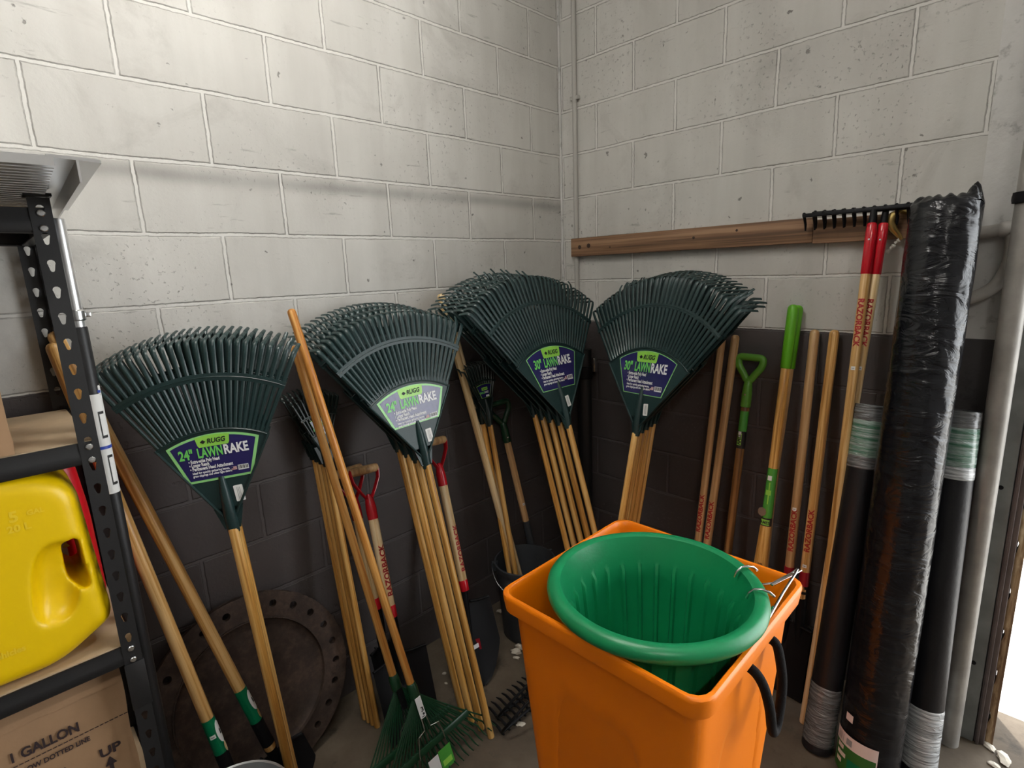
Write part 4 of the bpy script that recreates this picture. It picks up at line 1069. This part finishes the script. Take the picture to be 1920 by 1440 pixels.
# two shovels leaning through the side of the shelf
def long_shovel(bot, top, face, lab, grp, woodm, r, sleeve=None, kind='round', sock=0.42, letters=None, collar=None, dots=(), letz=0.6, phi=0.0, black=True, bw=0.21, bl=0.28, mid=None):
    l, y, v = lean(bot, top, face); L_ = (V(top) - V(bot)).length
    t = thing('long_handled_shovel', lab, 'shovel', bot, grp, (l, y, v))
    b = B(); shaft(b, r, sock - 0.02, L_, 'round', 20, mid); make('shaft', b, woodm, t)
    if sleeve:
        z0, z1 = sleeve; e = r + 0.0009
        b = B(); patch(b, e, z0, z1, -PI, PI, 28); b.mi = 1
        zc, hz = z0 + (z1 - z0) * 0.60, (z1 - z0) * 0.30
        b.bm.verts.ensure_lookup_table()
        ring = [b.bm.verts.new(wrap(e + 0.0005, 0, 0)(0, 0))]
        b.bm.verts.remove(ring[0])
        g = b.sheet(8, 10, lambda p, q: (lambda a, z: V((math.sin(a) * (e + 0.0005), -math.cos(a) * (e + 0.0005), z)))(0.95 + (p - .5) * 1.3 * math.sqrt(max(0.0, 1 - (2 * q - 1) ** 2)), zc + (q - .5) * 2 * hz))
        b.mi = 2; patch(b, e + 0.0009, zc - hz * 0.25, zc + hz * 0.2, 0.85, 1.15, 4)
        b.mi = 3; g = b.sheet(6, 6, lambda p, q: (lambda a, z: V((math.sin(a) * (e + 0.0006), -math.cos(a) * (e + 0.0006), z)))(1.05 + (p - .5) * 0.7 * math.sqrt(max(0.0, 1 - (2 * q - 1) ** 2)), z0 + 0.022 + (q - .5) * 0.036))
        part_label(make('label_sleeve', b, ['sleeve', 'white', 'ink', 'pale'], t, 0), 'green label sleeve with white oval')
    if collar:
        b = B(); b.lathe([(r, collar - 0.055), (r + 0.0012, collar - 0.054), (r + 0.0012, collar), (r, collar + 0.001)], 20); part_label(make('dipped_collar', b, 'dred', t), 'dark red dipped band')
    if letters: lettering(t, letters, 0.027, r, letz, phi, 1, fit=0.165)
    for z in dots: price_dot(t, r, z, phi)
    bb = blade(kind, bw, bl); bb.tube([(0, 0, bl + 0.15), (0, 0, sock)], r + 0.0015, 16); make('blade', bb, 'blackmetal', t)
    return t
t = long_shovel((-1.883, -.314, 0), (-2.093, -.050, 1.520), (0, -1, 0), 'long wooden shovel with green label sleeve nearest the shelf post', 'shovels leaning through the shelf', 'ash', 0.0172, (0.300, 0.425), sock=0.20, bl=0.16, bw=0.19)
price_dot(t, 0.0185, 0.372, -0.35)
t = long_shovel((-1.743, -.275, 0), (-2.085, -.040, 1.548), (0, -1, 0), 'long wooden shovel with green label sleeve and black socket, right of its pair', 'shovels leaning through the shelf', 'ash', 0.0172, (0.318, 0.445), sock=0.225, bl=0.17, bw=0.20)
lettering(t, 'HEAVY DUTY', 0.016, 0.0172, 0.53, 0.8, 1, 'ink', 0.8) if False else None

# right wall, left to right
RW = 'long tools along the right wall'
long_shovel((-.254, -.868, 0), (-.028, -.876, 1.358), (-1, 0, 0), 'tan handle with red lettering by the green fork, left of its pair', 'red lettered handles beside the right rake stack', 'tan', 0.0155, sock=0.40, letters='RAZORBACK', letz=0.535, phi=0.0)
long_shovel((-.262, -.905, 0), (-.028, -.932, 1.364), (-1, 0, 0), 'tan handle with red lettering by the green fork, right of its pair', 'red lettered handles beside the right rake stack', 'tan', 0.0165, sock=0.40, letters='RAZORBACK', letz=0.520, phi=0.0)
long_shovel((-.236, -1.243, 0), (-.028, -1.225, 1.400), (-1, 0, 0), 'tan wooden shovel with red lettering and dark red band, left of its pair', 'red banded shovels on the right wall', 'tan', 0.0165, sock=0.42, letters='RAZORBACK', collar=0.505, letz=0.570, dots=(0.735,), kind='square', bw=0.20)
long_shovel((-.233, -1.292, 0), (-.028, -1.290, 1.402), (-1, 0, 0), 'golden wooden shovel with red lettering and dark red band, right of its pair', 'red banded shovels on the right wall', 'ash', 0.0165, sock=0.42, letters='RAZORBACK', collar=0.505, letz=0.585, dots=(0.530,), kind='square', bw=0.20)

def green_tool(bot, top, lab, full):
    l, y, v = lean(bot, top, (-1, 0, 0)); L_ = (V(top) - V(bot)).length
    t = thing('mattock', lab, 'tool', bot, 'green gripped tools on the right wall', (l, y, v))
    b = B(); shaft(b, 0.0165, 0.10, L_ - 0.235, 'flat', 20, [(0.027, 0.104), (0.0275, 0.40), (0.0245, 0.52), (0.0195, 0.66), (0.0170, 0.80), (0.0165, 0.90)]); make('shaft', b, 'golden' if full else 'tan', t)
    b = B(); shaft(b, 0.0195, L_ - 0.24, L_, 'round', 20); make('grip', b, 'lawn', t)
    if full:
        b = B(); prof = [(0.0195, 0.690), (0.0190, 0.74), (0.0180, 0.80), (0.0176, 0.885)]
        b.lathe(prof, 24, cap=False); b.mi = 1; b.lathe([(0.0205, 0.658), (0.0199, 0.69)], 24, cap=False)
        b.mi = 2; patch(b, 0.0208, 0.662, 0.684, -0.7, 0.9, 8); b.mi = 1; b.text('AMES', 0.016, lambda u, q: V((math.sin((u - 0.018) / 0.021 + 0.1) * 0.0213, -math.cos((u - 0.018) / 0.021 + 0.1) * 0.0213, 0.667 + q)), 'L', 2, 0.9)
        b.mi = 3; b.slab(8, 8, lambda p, q, k: V((-0.013 + (p - .5) * 0.030 * math.sqrt(max(0, 1 - (2 * q - 1) ** 2)), -0.0205 - 0.0012 * k, 0.712 + (q - .5) * 0.036)))
        b.mi = 4; patch(b, 0.0190, 0.838, 0.856, -0.5, 0.35, 5); b.mi = 2; patch(b, 0.0196, 0.745, 0.83, 0.0, 0.22, 4); patch(b, 0.0196, 0.78, 0.80, -0.5, 0.5, 6)
        part_label(make('label_sleeve', b, ['gsleeve', 'ink', 'lime', 'zinc', 'paper'], t, 0), 'green card sleeve with black band')
        lettering(t, 'AMES', 0.020, 0.0262, 0.47, 0.15, 1, 'walnut', 0.9)
    b = B(); b.lathe([(0.030, 0.04), (0.033, 0.045), (0.033, 0.10), (0.030, 0.105)], 16)
    b.tube([(0.0, 0.0, 0.07), (0.0, 0.08, 0.065), (0.0, 0.14, 0.05)], [0.022, 0.016, 0.006], 8); b.box((0.0, -0.11, 0.07), (0.085, 0.17, 0.012), bev=0.004); make('head', b, 'blackmetal', t)
green_tool((-.281, -1.142, 0), (-.048, -1.152, 1.492), 'mattock with bright green grip and golden flared handle on the right wall', True)
green_tool((-.213, -1.117, 0), (-.024, -1.160, 1.488), 'mattock with bright green grip hidden behind its golden twin', False)

# level-head rakes standing upright by the black roll
def level_rake(bot, top, lab, woodm, phi):
    l, y, v = lean(bot, top, (-1, 0, 0)); L_ = (V(top) - V(bot)).length
    t = thing('level_head_rake', lab, 'rake', bot, 'red tipped rakes beside the tall black roll', (l, y, v))
    b = B(); shaft(b, 0.0145, 0.0, L_ - 0.10, 'flat', 18); make('shaft', b, woodm, t)
    b = B(); b.lathe([(0.0145, L_ - 0.165), (0.0158, L_ - 0.163), (0.0160, L_ - 0.03), (0.014, L_ - 0.004), (0.011, L_)], 18); part_label(make('dipped_tip', b, 'red', t), 'bright red dipped tip')
    b = B(); b.tube([(0, -0.0155, L_ - 0.055), (0, -0.0175, L_ - 0.055)], 0.003, 8); make('rivet', b, 'zinc', t)
    lettering(t, 'RAZORBACK', 0.026, 0.0147, L_ - 0.245, phi, -1, fit=0.160)
    price_dot(t, 0.0147, L_ - 0.505 + 0.03, phi)
    b = B(); b.tube([(0, 0, L_ - 0.02), (0, 0, L_ + 0.02), (0, 0.002, L_ + 0.042)], [0.011, 0.0105, 0.009], 12)
    hz = L_ + 0.046; hw = 0.215
    b.box((0, 0.002, hz), (2 * hw, 0.007, 0.014), bev=0.002)
    for i in range(15):
        x = -hw + 0.004 + (2 * hw - 0.008) * i / 14
        b.tube([(x, 0.0, hz + 0.001), (x, 0.010, hz - 0.003), (x, 0.030, hz - 0.026), (x, 0.036, hz - 0.046)], [0.0056, 0.0054, 0.0046, 0.0030], 6)
        b.lathe([(0.006, 0), (0.0055, 0.004), (0.003, 0.0065)], 8, (x, 0.002, hz + 0.004))
    make('rake_head', b, 'blackmetal', t)
    return t
level_rake((-.388, -1.405, 0), (-.098, -1.390, 1.762), 'red tipped level rake leaning upright beside the black roll, nearer of its pair', 'ash', 0.0)
level_rake((-.330, -1.372, 0), (-.078, -1.418, 1.760), 'red tipped level rake half hidden behind its twin and the black roll', 'pale', 0.05)

# black bow rakes standing on their heads behind the bin
def bow_rake(bot, top, lab):
    l, y, v = lean(bot, top, (0, -1, 0)); L_ = (V(top) - V(bot)).length
    t = thing('bow_rake', lab, 'rake', bot, 'black bow rakes behind the orange bin', (l, y, v))
    b = B(); hw = 0.185
    b.box((0, 0, 0.016), (2 * hw, 0.010, 0.016), bev=0.003)
    for i in range(14):
        x = -hw + 2 * hw * i / 13
        b.tube([(x, 0.0, 0.016), (x, 0.016, 0.018), (x, 0.044, 0.010), (x, 0.062, -0.006)], [0.0058, 0.0056, 0.0046, 0.0022], 6)
        b.tube([(x, -0.003, 0.018), (x, -0.012, 0.022)], [0.006, 0.003], 6)
    make('rake_head', b, 'blackmetal', t)
    for s in (-1, 1):
        b = B()
        b.tube(curve_path([(s * hw, 0, 0.016), (s * (hw + 0.005), -0.002, 0.050), (s * hw * 0.97, -0.003, 0.085), (s * hw * 0.80, -0.002, 0.122), (s * hw * 0.45, 0, 0.170), (s * 0.03, 0, 0.215), (s * 0.008, 0, 0.245)]), 0.0050, 10)
        make('bow', b, 'blackmetal', t)
    b = B(); b.tube([(0, 0, 0.225), (0, 0, 0.33)], [0.012, 0.0165], 14); make('socket', b, 'blackmetal', t)
    b = B(); shaft(b, 0.0145, 0.31, L_, 'round', 14); make('handle', b, 'tan', t)
bow_rake((-.940, -.600, .006), (-.940, -.940, .62), 'black bow rake standing on its head behind the orange bin, nearer of its pair')
bow_rake((-.905, -.540, .006), (-.905, -.905, .63), 'black bow rake standing on its head behind the orange bin, farther of its pair')

# ------------------------------------------------------------------ rusty flanged disc leaning on the left wall
bot, top = V((-1.772, -.168, 0.0)), V((-1.772, -.050, .638))
l, y, v = lean(bot, top, (0, -1, 0)); R_ = 0.322
t = thing('flanged_disc', 'rusty round iron plate with bolt holes leaning on the left wall', 'metal plate', bot, None, (l, y, v))
b = B()
nh, rh, rb_ = 24, 0.0125, 0.282
def ringpt(r, a, yy): return V((r * math.cos(a), yy, R_ + r * math.sin(a)))
# flange ring with real bolt holes: one sector per hole
for k in range(nh):
    a0 = 2 * PI * k / nh; da = 2 * PI / nh; ac = a0 + da / 2
    hole = []
    outer = []
    ri, ro = 0.236, R_
    m_ = 16
    for i in range(m_):
        q = 2 * PI * i / m_
        hx, hy = rh * math.cos(q), rh * math.sin(q)          # hx radial, hy tangential
        hole.append((rb_ + hx, ac + hy / rb_))
        # project to the sector's border
        ex = (ro - rb_) if math.cos(q) > 0 else (rb_ - ri)
        ey = da / 2 * rb_
        s1 = ex / abs(math.cos(q)) if abs(math.cos(q)) > 1e-6 else 1e9; s2 = ey / abs(math.sin(q)) if abs(math.sin(q)) > 1e-6 else 1e9
        ss = min(s1, s2)
        outer.append((rb_ + math.cos(q) * ss, ac + math.sin(q) * ss / rb_))
    corners = [(ro, ac + da / 2), (ri, ac + da / 2), (ri, ac - da / 2), (ro, ac - da / 2)]
    for yy in (-0.010, 0.010):
        I = [b.bm.verts.new(ringpt(r, a, yy)) for r, a in hole]; O = [b.bm.verts.new(ringpt(r, a, yy)) for r, a in outer]
        for i in range(m_):
            j = (i + 1) % m_
            vs = [I[i], O[i]]
            p, q_ = outer[i], outer[j]
            for c in corners:
                if (abs(p[0] - c[0]) < 1e-6 and abs(q_[1] - c[1]) < 1e-6 and abs(q_[0] - c[0]) > 1e-6) or (abs(p[1] - c[1]) < 1e-6 and abs(q_[0] - c[0]) < 1e-6 and abs(p[0] - c[0]) > 1e-6):
                    vs.append(b.bm.verts.new(ringpt(c[0], c[1], yy)))
            b.f(vs + [O[j], I[j]])
    A = [b.bm.verts.new(ringpt(r, a, -0.010)) for r, a in hole]; Q = [b.bm.verts.new(ringpt(r, a, 0.010)) for r, a in hole]
    for i in range(m_): b.f([A[i], A[(i + 1) % m_], Q[(i + 1) % m_], Q[i]])
    for r in (ri, ro):
        vs = [ringpt(r, a0, -0.010), ringpt(r, a0 + da, -0.010), ringpt(r, a0 + da, 0.010), ringpt(r, a0, 0.010)]
        b.f([b.bm.verts.new(x) for x in vs])
make('flange', b, 'rust', t, smooth=30, weld=True)
b = B(); prof = [(0.001, 0.004), (0.20, 0.004), (0.222, 0.001), (0.232, -0.006), (0.236, -0.016), (0.240, -0.016), (0.240, 0.010), (0.001, 0.010)]
b.lathe([(r, -z) for r, z in prof], 64, (0, 0, R_), cap=False, rot=M.Rotation(PI / 2, 3, 'X')); make('centre_plate', b, 'rust', t, smooth=30)

# galvanised pail in front of the shelf
t = thing('pail', 'galvanised steel pail at the bottom edge in front of the shelf post', 'bucket', (-1.985, -.590, 0))
b = B(); b.lathe([(0.100, 0.0), (0.105, 0.004), (0.132, 0.395), (0.137, 0.398), (0.139, 0.405), (0.136, 0.412), (0.131, 0.410), (0.127, 0.39), (0.101, 0.012), (0.02, 0.010)], 48, fn=lambda a, z: 1.0 + (0.006 * math.cos(a * 16) if 0.02 < z < 0.36 else 0)); make('body', b, 'galv', t)
b = B()
for s in (-1, 1): b.box((s * 0.1335, 0, 0.375), (0.012, 0.03, 0.045), bev=0.003)
make('ear', b, 'zinc', t)
b = B(); b.tube([(0.142 * math.cos(PI * i / 16), -0.142 * math.sin(PI * i / 16), 0.372 - 0.03 * math.sin(PI * i / 16)) for i in range(17)], 0.003, 8); make('bail', b, 'zinc', t)

# ------------------------------------------------------------------ orange bin, green basket
BC = V((-1.180, -1.238, 0)); HB = 0.900
t = thing('bin', 'square orange plastic bin with rope handle standing in the middle of the floor', 'bin', BC)
def sq(a, h, r):
    """point at angle parameter a in [0,1) on a rounded square of half side h"""
    r = min(r, h * .99); s = h - r
    per = 8 * s + 2 * PI * r; d = a * per; out = None
    segs = [('l', (h, -s), (h, s)), ('c', (s, s), 0), ('l', (s, h), (-s, h)), ('c', (-s, s), PI / 2), ('l', (-h, s), (-h, -s)), ('c', (-s, -s), PI), ('l', (-s, -h), (s, -h)), ('c', (s, -s), 1.5 * PI)]
    for sg in segs:
        ln = 2 * s if sg[0] == 'l' else PI * r / 2
        if d <= ln + 1e-9:
            if sg[0] == 'l': k = d / ln if ln else 0; return (sg[1][0] + (sg[2][0] - sg[1][0]) * k, sg[1][1] + (sg[2][1] - sg[1][1]) * k)
            th = sg[2] + d / r; return (sg[1][0] + r * math.cos(th), sg[1][1] + r * math.sin(th))
        d -= ln
    return (h, -s)
b = B(); NA = 128
def ring(h, r, z, panel=False):
    vs = []
    for i in range(NA):
        x, y = sq(i / NA, h, r)
        if panel:      # moulded sunken leaf-shaped panel low on each side
            m = max(abs(x), abs(y)); u = (y if abs(x) >= abs(y) else x) / h; zz = z / HB
            lim = 0.82 - 0.55 * max(0.0, (zz - 0.10)) ** 1.0
            k = 1.0 if (abs(u) > lim or zz > 0.80) else 0.0
            e = min(1.0, max(0.0, (lim - abs(u)) / 0.10)) * min(1.0, max(0.0, (0.80 - zz) / 0.12))
            e = e * e * (3 - 2 * e)
            f = 1 - 0.062 * e
            if abs(x) >= abs(y): x *= f
            else: y *= f
        vs.append(b.bm.verts.new((x, y, z)))
    return vs
hb = lambda z: 0.190 + (0.246 - 0.190) * (z / HB)
rings = [ring(0.150, 0.03, 0.0), ring(0.180, 0.035, 0.0), ring(0.1855, 0.04, 0.006)]
zz = 0.03
while zz < HB - 0.055: rings.append(ring(hb(zz), 0.042, zz, True)); zz += 0.024
rings += [ring(hb(HB - 0.050), 0.042, HB - 0.050), ring(0.2560, 0.040, HB - 0.046), ring(0.2610, 0.040, HB - 0.044), ring(0.2650, 0.040, HB - 0.010), ring(0.2640, 0.039, HB - 0.003), ring(0.2610, 0.038, HB), ring(0.2540, 0.036, HB), ring(0.2510, 0.035, HB - 0.004), ring(0.2490, 0.035, HB - 0.015), ring(0.241, 0.034, HB - 0.05), ring(0.185, 0.030, 0.012)]
for A, Q in zip(rings, rings[1:]):
    for i in range(NA): b.f([A[i], A[(i + 1) % NA], Q[(i + 1) % NA], Q[i]])
b.f(rings[0][::-1]); b.f(rings[-1])
make('body', b, 'orange', t, smooth=40)
b = B(); yy = -0.2475
b.tube(curve_path([(-0.030, -0.236, HB - 0.066), (-0.032, -0.262, HB - 0.074), (-0.030, -0.280, HB - 0.10), (-0.018, -0.290, HB - 0.155), (0.000, -0.290, HB - 0.210), (0.020, -0.288, HB - 0.238), (0.044, -0.286, HB - 0.240), (0.066, -0.284, HB - 0.205), (0.080, -0.280, HB - 0.15), (0.086, -0.268, HB - 0.095), (0.086, -0.258, HB - 0.072), (0.085, -0.236, HB - 0.066)]), 0.0102, 14)
part_label(make('rope_handle', b, 'rope', t), 'black rope handle')

# basket hanging in the bin mouth by its rolled rim
KC = V((-1.212, -1.262, 0)); KZ = 0.942; KR = 0.247
t = thing('basket', 'round green ribbed plastic basket with rolled rim sitting inside the orange bin', 'basket', KC + V((0, 0, 0.45)))
kb = 0.45
b = B()
flute = lambda amp: (lambda a, z: 1.0)
def fl(a, z):
    if z > KZ - kb - 0.072 or z < 0.02: return 1.0
    w = (a * 26 / (2 * PI)) % 1.0
    d = abs(w - 0.5) * 2
    return 1.0 - (0.036 if d > 0.80 else 0.0) * min(1.0, (KZ - kb - 0.072 - z) / 0.012)
zt = KZ - kb
prof = [(0.10, 0.0), (0.145, 0.0), (0.150, 0.006)]
for i in range(11): prof.append((0.150 + (0.194 - 0.150) * i / 10, 0.02 + (zt - 0.085 - 0.02) * i / 10))
prof += [(0.197, zt - 0.072), (0.200, zt - 0.058), (0.210, zt - 0.046)]
for i in range(13):
    a = -2.2 + (PI + 1.3) * i / 12
    prof.append((0.2275 + 0.0200 * math.cos(a), zt - 0.020 + 0.0195 * math.sin(a)))
prof += [(0.2045, zt - 0.034), (0.1960, zt - 0.060), (0.1930, zt - 0.072)]
for i in range(11): prof.append((0.1890 - (0.189 - 0.145) * i / 10, zt - 0.085 - (zt - 0.085 - 0.025) * i / 10))
prof += [(0.14, 0.008), (0.02, 0.006)]
b.lathe(prof, 312, fn=fl)
make('body', b, 'basket', t, smooth=35)
for (a, s) in ((rad(-38), 1), (rad(-62), -1)):
    b = B(); d = V((math.cos(a), math.sin(a), 0)); tt = V((-math.sin(a), math.cos(a), 0)); z0 = zt
    P_ = lambda r, dz, k=0.0: d * r + tt * k + V((0, 0, z0 + dz))
    b.tube([P_(0.200, -0.018), P_(0.205, -0.004), P_(0.215, 0.006), P_(0.230, 0.008), P_(0.246, 0.003), P_(0.256, -0.006)], 0.0030, 10)
    b.tube([P_(0.256, -0.030), P_(0.250, -0.040), P_(0.240, -0.046)], 0.0030, 10)
    make('hinge_wire', b, 'chrome', t)
b = B()
bx = lambda p: V(p) - KC - V((0, 0, kb))
b.tube([bx((-1.020, -1.425, .905)), bx((-1.000, -1.437, .902)), bx((-.985, -1.448, .902)), bx((-.952, -1.462, .908)), bx((-.925, -1.472, .912)), bx((-.905, -1.476, .914))], 0.0030, 8)
b.tube([bx((-1.190, -1.478, .900)), bx((-1.178, -1.490, .906)), bx((-1.150, -1.494, .908)), bx((-1.02, -1.483, .910)), bx((-.93, -1.479, .914)), bx((-.905, -1.476, .914))], 0.0030, 8)
b.box(bx((-.955, -1.468, .912)), (0.115, 0.008, 0.004), M.Rotation(rad(-14), 3, 'Z'), bev=0.001)
make('bail', b, 'chrome', t)

# ------------------------------------------------------------------ rolls of landscape fabric
def roll(bot, top, r, lab, grp, kind):
    l, y, v = lean(bot, top, (-1, 0, 0)); L_ = (V(top) - V(bot)).length
    t = thing('fabric_roll', lab, 'roll', bot, grp, (l, y, v))
    rg = random.Random(int(r * 1e4))
    if kind == 'tall':
        b = B(); prof = [(0.0005, 0.004), (r * 0.95, 0.004), (r, 0.010)]
        k = 60
        for i in range(k + 1): prof.append((r, 0.015 + (L_ - 0.04) * i / k))
        ph = [rg.random() * 6 for _ in range(8)]
        wr = lambda a, z: 1.0 + 0.010 * math.sin(3 * a + z * 7 + ph[0]) + (0.003 + 0.009 * max(0, z - 0.9)) * math.sin(11 * a + z * 31 + ph[1]) + 0.003 * math.sin(17 * a - z * 23 + ph[2])
        b.lathe(prof, 96, fn=wr, cap=False)
        # gathered, twisted film at the top
        zt = L_ - 0.025
        def cap(u, v_):
            a = 2 * PI * u; q = 1 - v_
            rr = r * q * (1 + 0.12 * math.sin(9 * a + 4 * v_) * v_ + wr(a, zt) - 1)
            tuft = 0.055 * math.exp(-((a - 0.35) ** 2) / 0.05) + 0.018 * math.exp(-((a - 3.2) ** 2) / 0.08) + 0.028 * math.exp(-((a - 5.9) ** 2) / 0.06)
            z = zt + 0.020 * math.sin(PI * min(1, v_ * 1.4)) + tuft * math.sin(PI * min(1.0, v_ * 2.2 + 0.05)) + 0.006 * math.sin(13 * a) * math.sin(PI * v_)
            return V((rr * math.cos(a), rr * math.sin(a), z))
        b.sheet(96, 14, cap)
        bmesh.ops.remove_doubles(b.bm, verts=b.bm.verts[:], dist=1e-4)
        make('wrapped_roll', b, 'film_black', t, smooth=60)
        b = B(); e = r * 1.035
        patch(b, e, 0.012, 0.145, -1.25, 0.42, 20); b.mi = 1; patch(b, e + 0.0006, 0.012, 0.105, -1.2, 0.38, 20); b.mi = 2
        for i in range(7): patch(b, e + 0.0006, 0.112, 0.136, -1.05 + i * 0.045, -1.05 + i * 0.045 + 0.012 + 0.012 * (i % 3 == 0), 2)
        patch(b, e + 0.0006, 0.113, 0.134, -0.62, -0.40, 5); b.mi = 0
        for i, wd in enumerate((0.30, 0.42, 0.26)): patch(b, e + 0.0012, 0.086 - i * 0.024, 0.100 - i * 0.024, -1.0, -1.0 + wd, 6)
        b.mi = 3; patch(b, e + 0.0012, 0.02, 0.07, -0.5, 0.3, 10)
        part_label(make('label', b, ['pink_label', 'dk_label_green', 'grey_ink', 'sleeve'], t, 0), 'pale and green product label')
        b = B(); patch(b, e, 0.190, 0.215, -0.78, -0.48, 5); part_label(make('price_sticker', b, ['pink_label'], t, 0), 'small pale sticker')
        b = B(); patch(b, e - 0.001, 0.0, 0.115, -2.05, -1.30, 12); make('end_label', b, ['sleeve'], t, 0)
    else:
        b = B(); prof = [(0.0005, 0.002), (r * 0.96, 0.002), (r, 0.008)]
        for i in range(30): prof.append((r, 0.02 + (L_ - 0.04) * i / 29))
        prof += [(r * 0.97, L_ - 0.004), (r * 0.45, L_ - 0.003), (r * 0.42, L_ - 0.05), (0.0005, L_ - 0.05)]
        b.lathe(prof, 48, fn=lambda a, z: 1 + 0.006 * math.sin(2 * a + z * 9), cap=False); make('fabric', b, 'roll_black', t, smooth=50)
        for nme, z0, z1, mt_ in (('film_band', L_ - 0.165, L_ - 0.045, 'film_green'), ('film_band', L_ - 0.205, L_ - 0.165, 'film_white' if kind == 'right' else 'film_smoke'), ('film_band', 0.03, 0.235, 'film_white' if kind == 'right' else 'film_smoke'), ('film_band', L_ - 0.045, L_ + 0.006, 'film_smoke')):
            b = B(); ph = rg.random() * 6
            b.lathe([(r * 1.01, z0)] + [(r * 1.03, z0 + (z1 - z0) * (i + .5) / 12) for i in range(12)] + [(r * 1.01, z1)], 48, fn=lambda a, z: 1 + 0.008 * math.sin(z * 160 + 2 * a + ph) + 0.005 * math.sin(7 * a + z * 40), cap=False)
            part_label(make(nme, b, mt_, t, smooth=60), 'milky stretch film band')
    return t
roll((-.409, -1.585, 0), (-.165, -1.586, 1.815), .0860, 'tall black roll wrapped in shiny film leaning on the right wall', 'fabric rolls by the doorway', 'tall')
roll((-.415, -1.440, 0), (-.165, -1.452, 1.168), .0470, 'shorter black roll with smoky film band, left of the tall roll', 'fabric rolls by the doorway', 'left')
roll((-.290, -1.702, 0), (-.105, -1.676, 1.172), .0500, 'shorter black roll with milky film bands, right of the tall roll', 'fabric rolls by the doorway', 'right')

# ------------------------------------------------------------------ lamps, daylight, camera
def ceiling_lamp(x, y, rz, power, lab):
    t = thing('ceiling_lamp', lab, 'lamp', (x, y, 3.195)); t.rotation_euler.z = rz
    b = B(); b.box((0, 0, -0.02), (1.25, 0.16, 0.04), bev=0.006); make('housing', b, 'white', t)
    m = bpy.data.materials.new('lit_tube'); m.use_nodes = True
    p = m.node_tree.nodes['Principled BSDF']; p.inputs['Emission Color'].default_value = (1, 0.97, 0.91, 1); p.inputs['Emission Strength'].default_value = power
    for s in (-1, 1):
        b = B(); b.tube([(-0.58, s * 0.04, -0.058), (0.58, s * 0.04, -0.058)], 0.013, 10); make('lamp_tube', b, m, t)
ceiling_lamp(-1.72, -0.95, 0.0, LAMP, 'fluorescent ceiling lamp nearer the left wall')
ceiling_lamp(-3.30, -3.00, 0.0, LAMP, 'fluorescent ceiling lamp in the middle of the room')

sun = bpy.data.lights.new('sun', 'SUN'); sun.energy = SUN_E; sun.angle = rad(2); sun.color = (1, 0.96, 0.9)
so = bpy.data.objects.new('sun', sun); COL.objects.link(so)
so.rotation_euler = V((0.62, 0.42, 1.0)).to_track_quat('Z', 'Y').to_euler()

w = bpy.data.worlds.new('sky'); SC.world = w; w.use_nodes = True
nt = w.node_tree; bg = nt.nodes['Background']
bg.inputs['Color'].default_value = (0.93, 0.97, 1.0, 1); bg.inputs['Strength'].default_value = SKY
al = bpy.data.lights.new('doorway_portal', 'AREA'); al.shape = 'RECTANGLE'; al.size = DY0 - DY1; al.size_y = DZ; al.cycles.is_portal = True
ao = bpy.data.objects.new('doorway_portal', al); COL.objects.link(ao); ao.location = (0.19, (DY0 + DY1) / 2, DZ / 2); ao.rotation_euler = (0, PI / 2, 0); ao.rotation_euler = V((1, 0, 0)).to_track_quat('Z', 'Y').to_euler()

cam = bpy.data.cameras.new('camera'); cam.sensor_width = 36; cam.sensor_fit = 'HORIZONTAL'
cam.lens = 1013.933 / 1920 * 36; cam.clip_start = 0.02
co = bpy.data.objects.new('camera', cam); COL.objects.link(co)
yaw, pitch, roll_ = 0.79334, -0.20533, -0.03912
f = V((math.cos(pitch) * math.cos(yaw), math.cos(pitch) * math.sin(yaw), math.sin(pitch)))
r = f.cross(V((0, 0, 1))).normalized(); u = r.cross(f)
r2 = r * math.cos(roll_) + u * math.sin(roll_); u2 = u * math.cos(roll_) - r * math.sin(roll_)
cx, cy, cz = -2.2282, -1.8522, 1.6532
co.matrix_world = M(((r2.x, u2.x, -f.x, cx), (r2.y, u2.y, -f.y, cy), (r2.z, u2.z, -f.z, cz), (0, 0, 0, 1)))
SC.camera = co
SC.view_settings.view_transform = 'Standard'; SC.view_settings.look = 'None'
SC.view_settings.gamma = 1.0; SC.view_settings.exposure = EXPO; SC.view_settings.use_curve_mapping = False
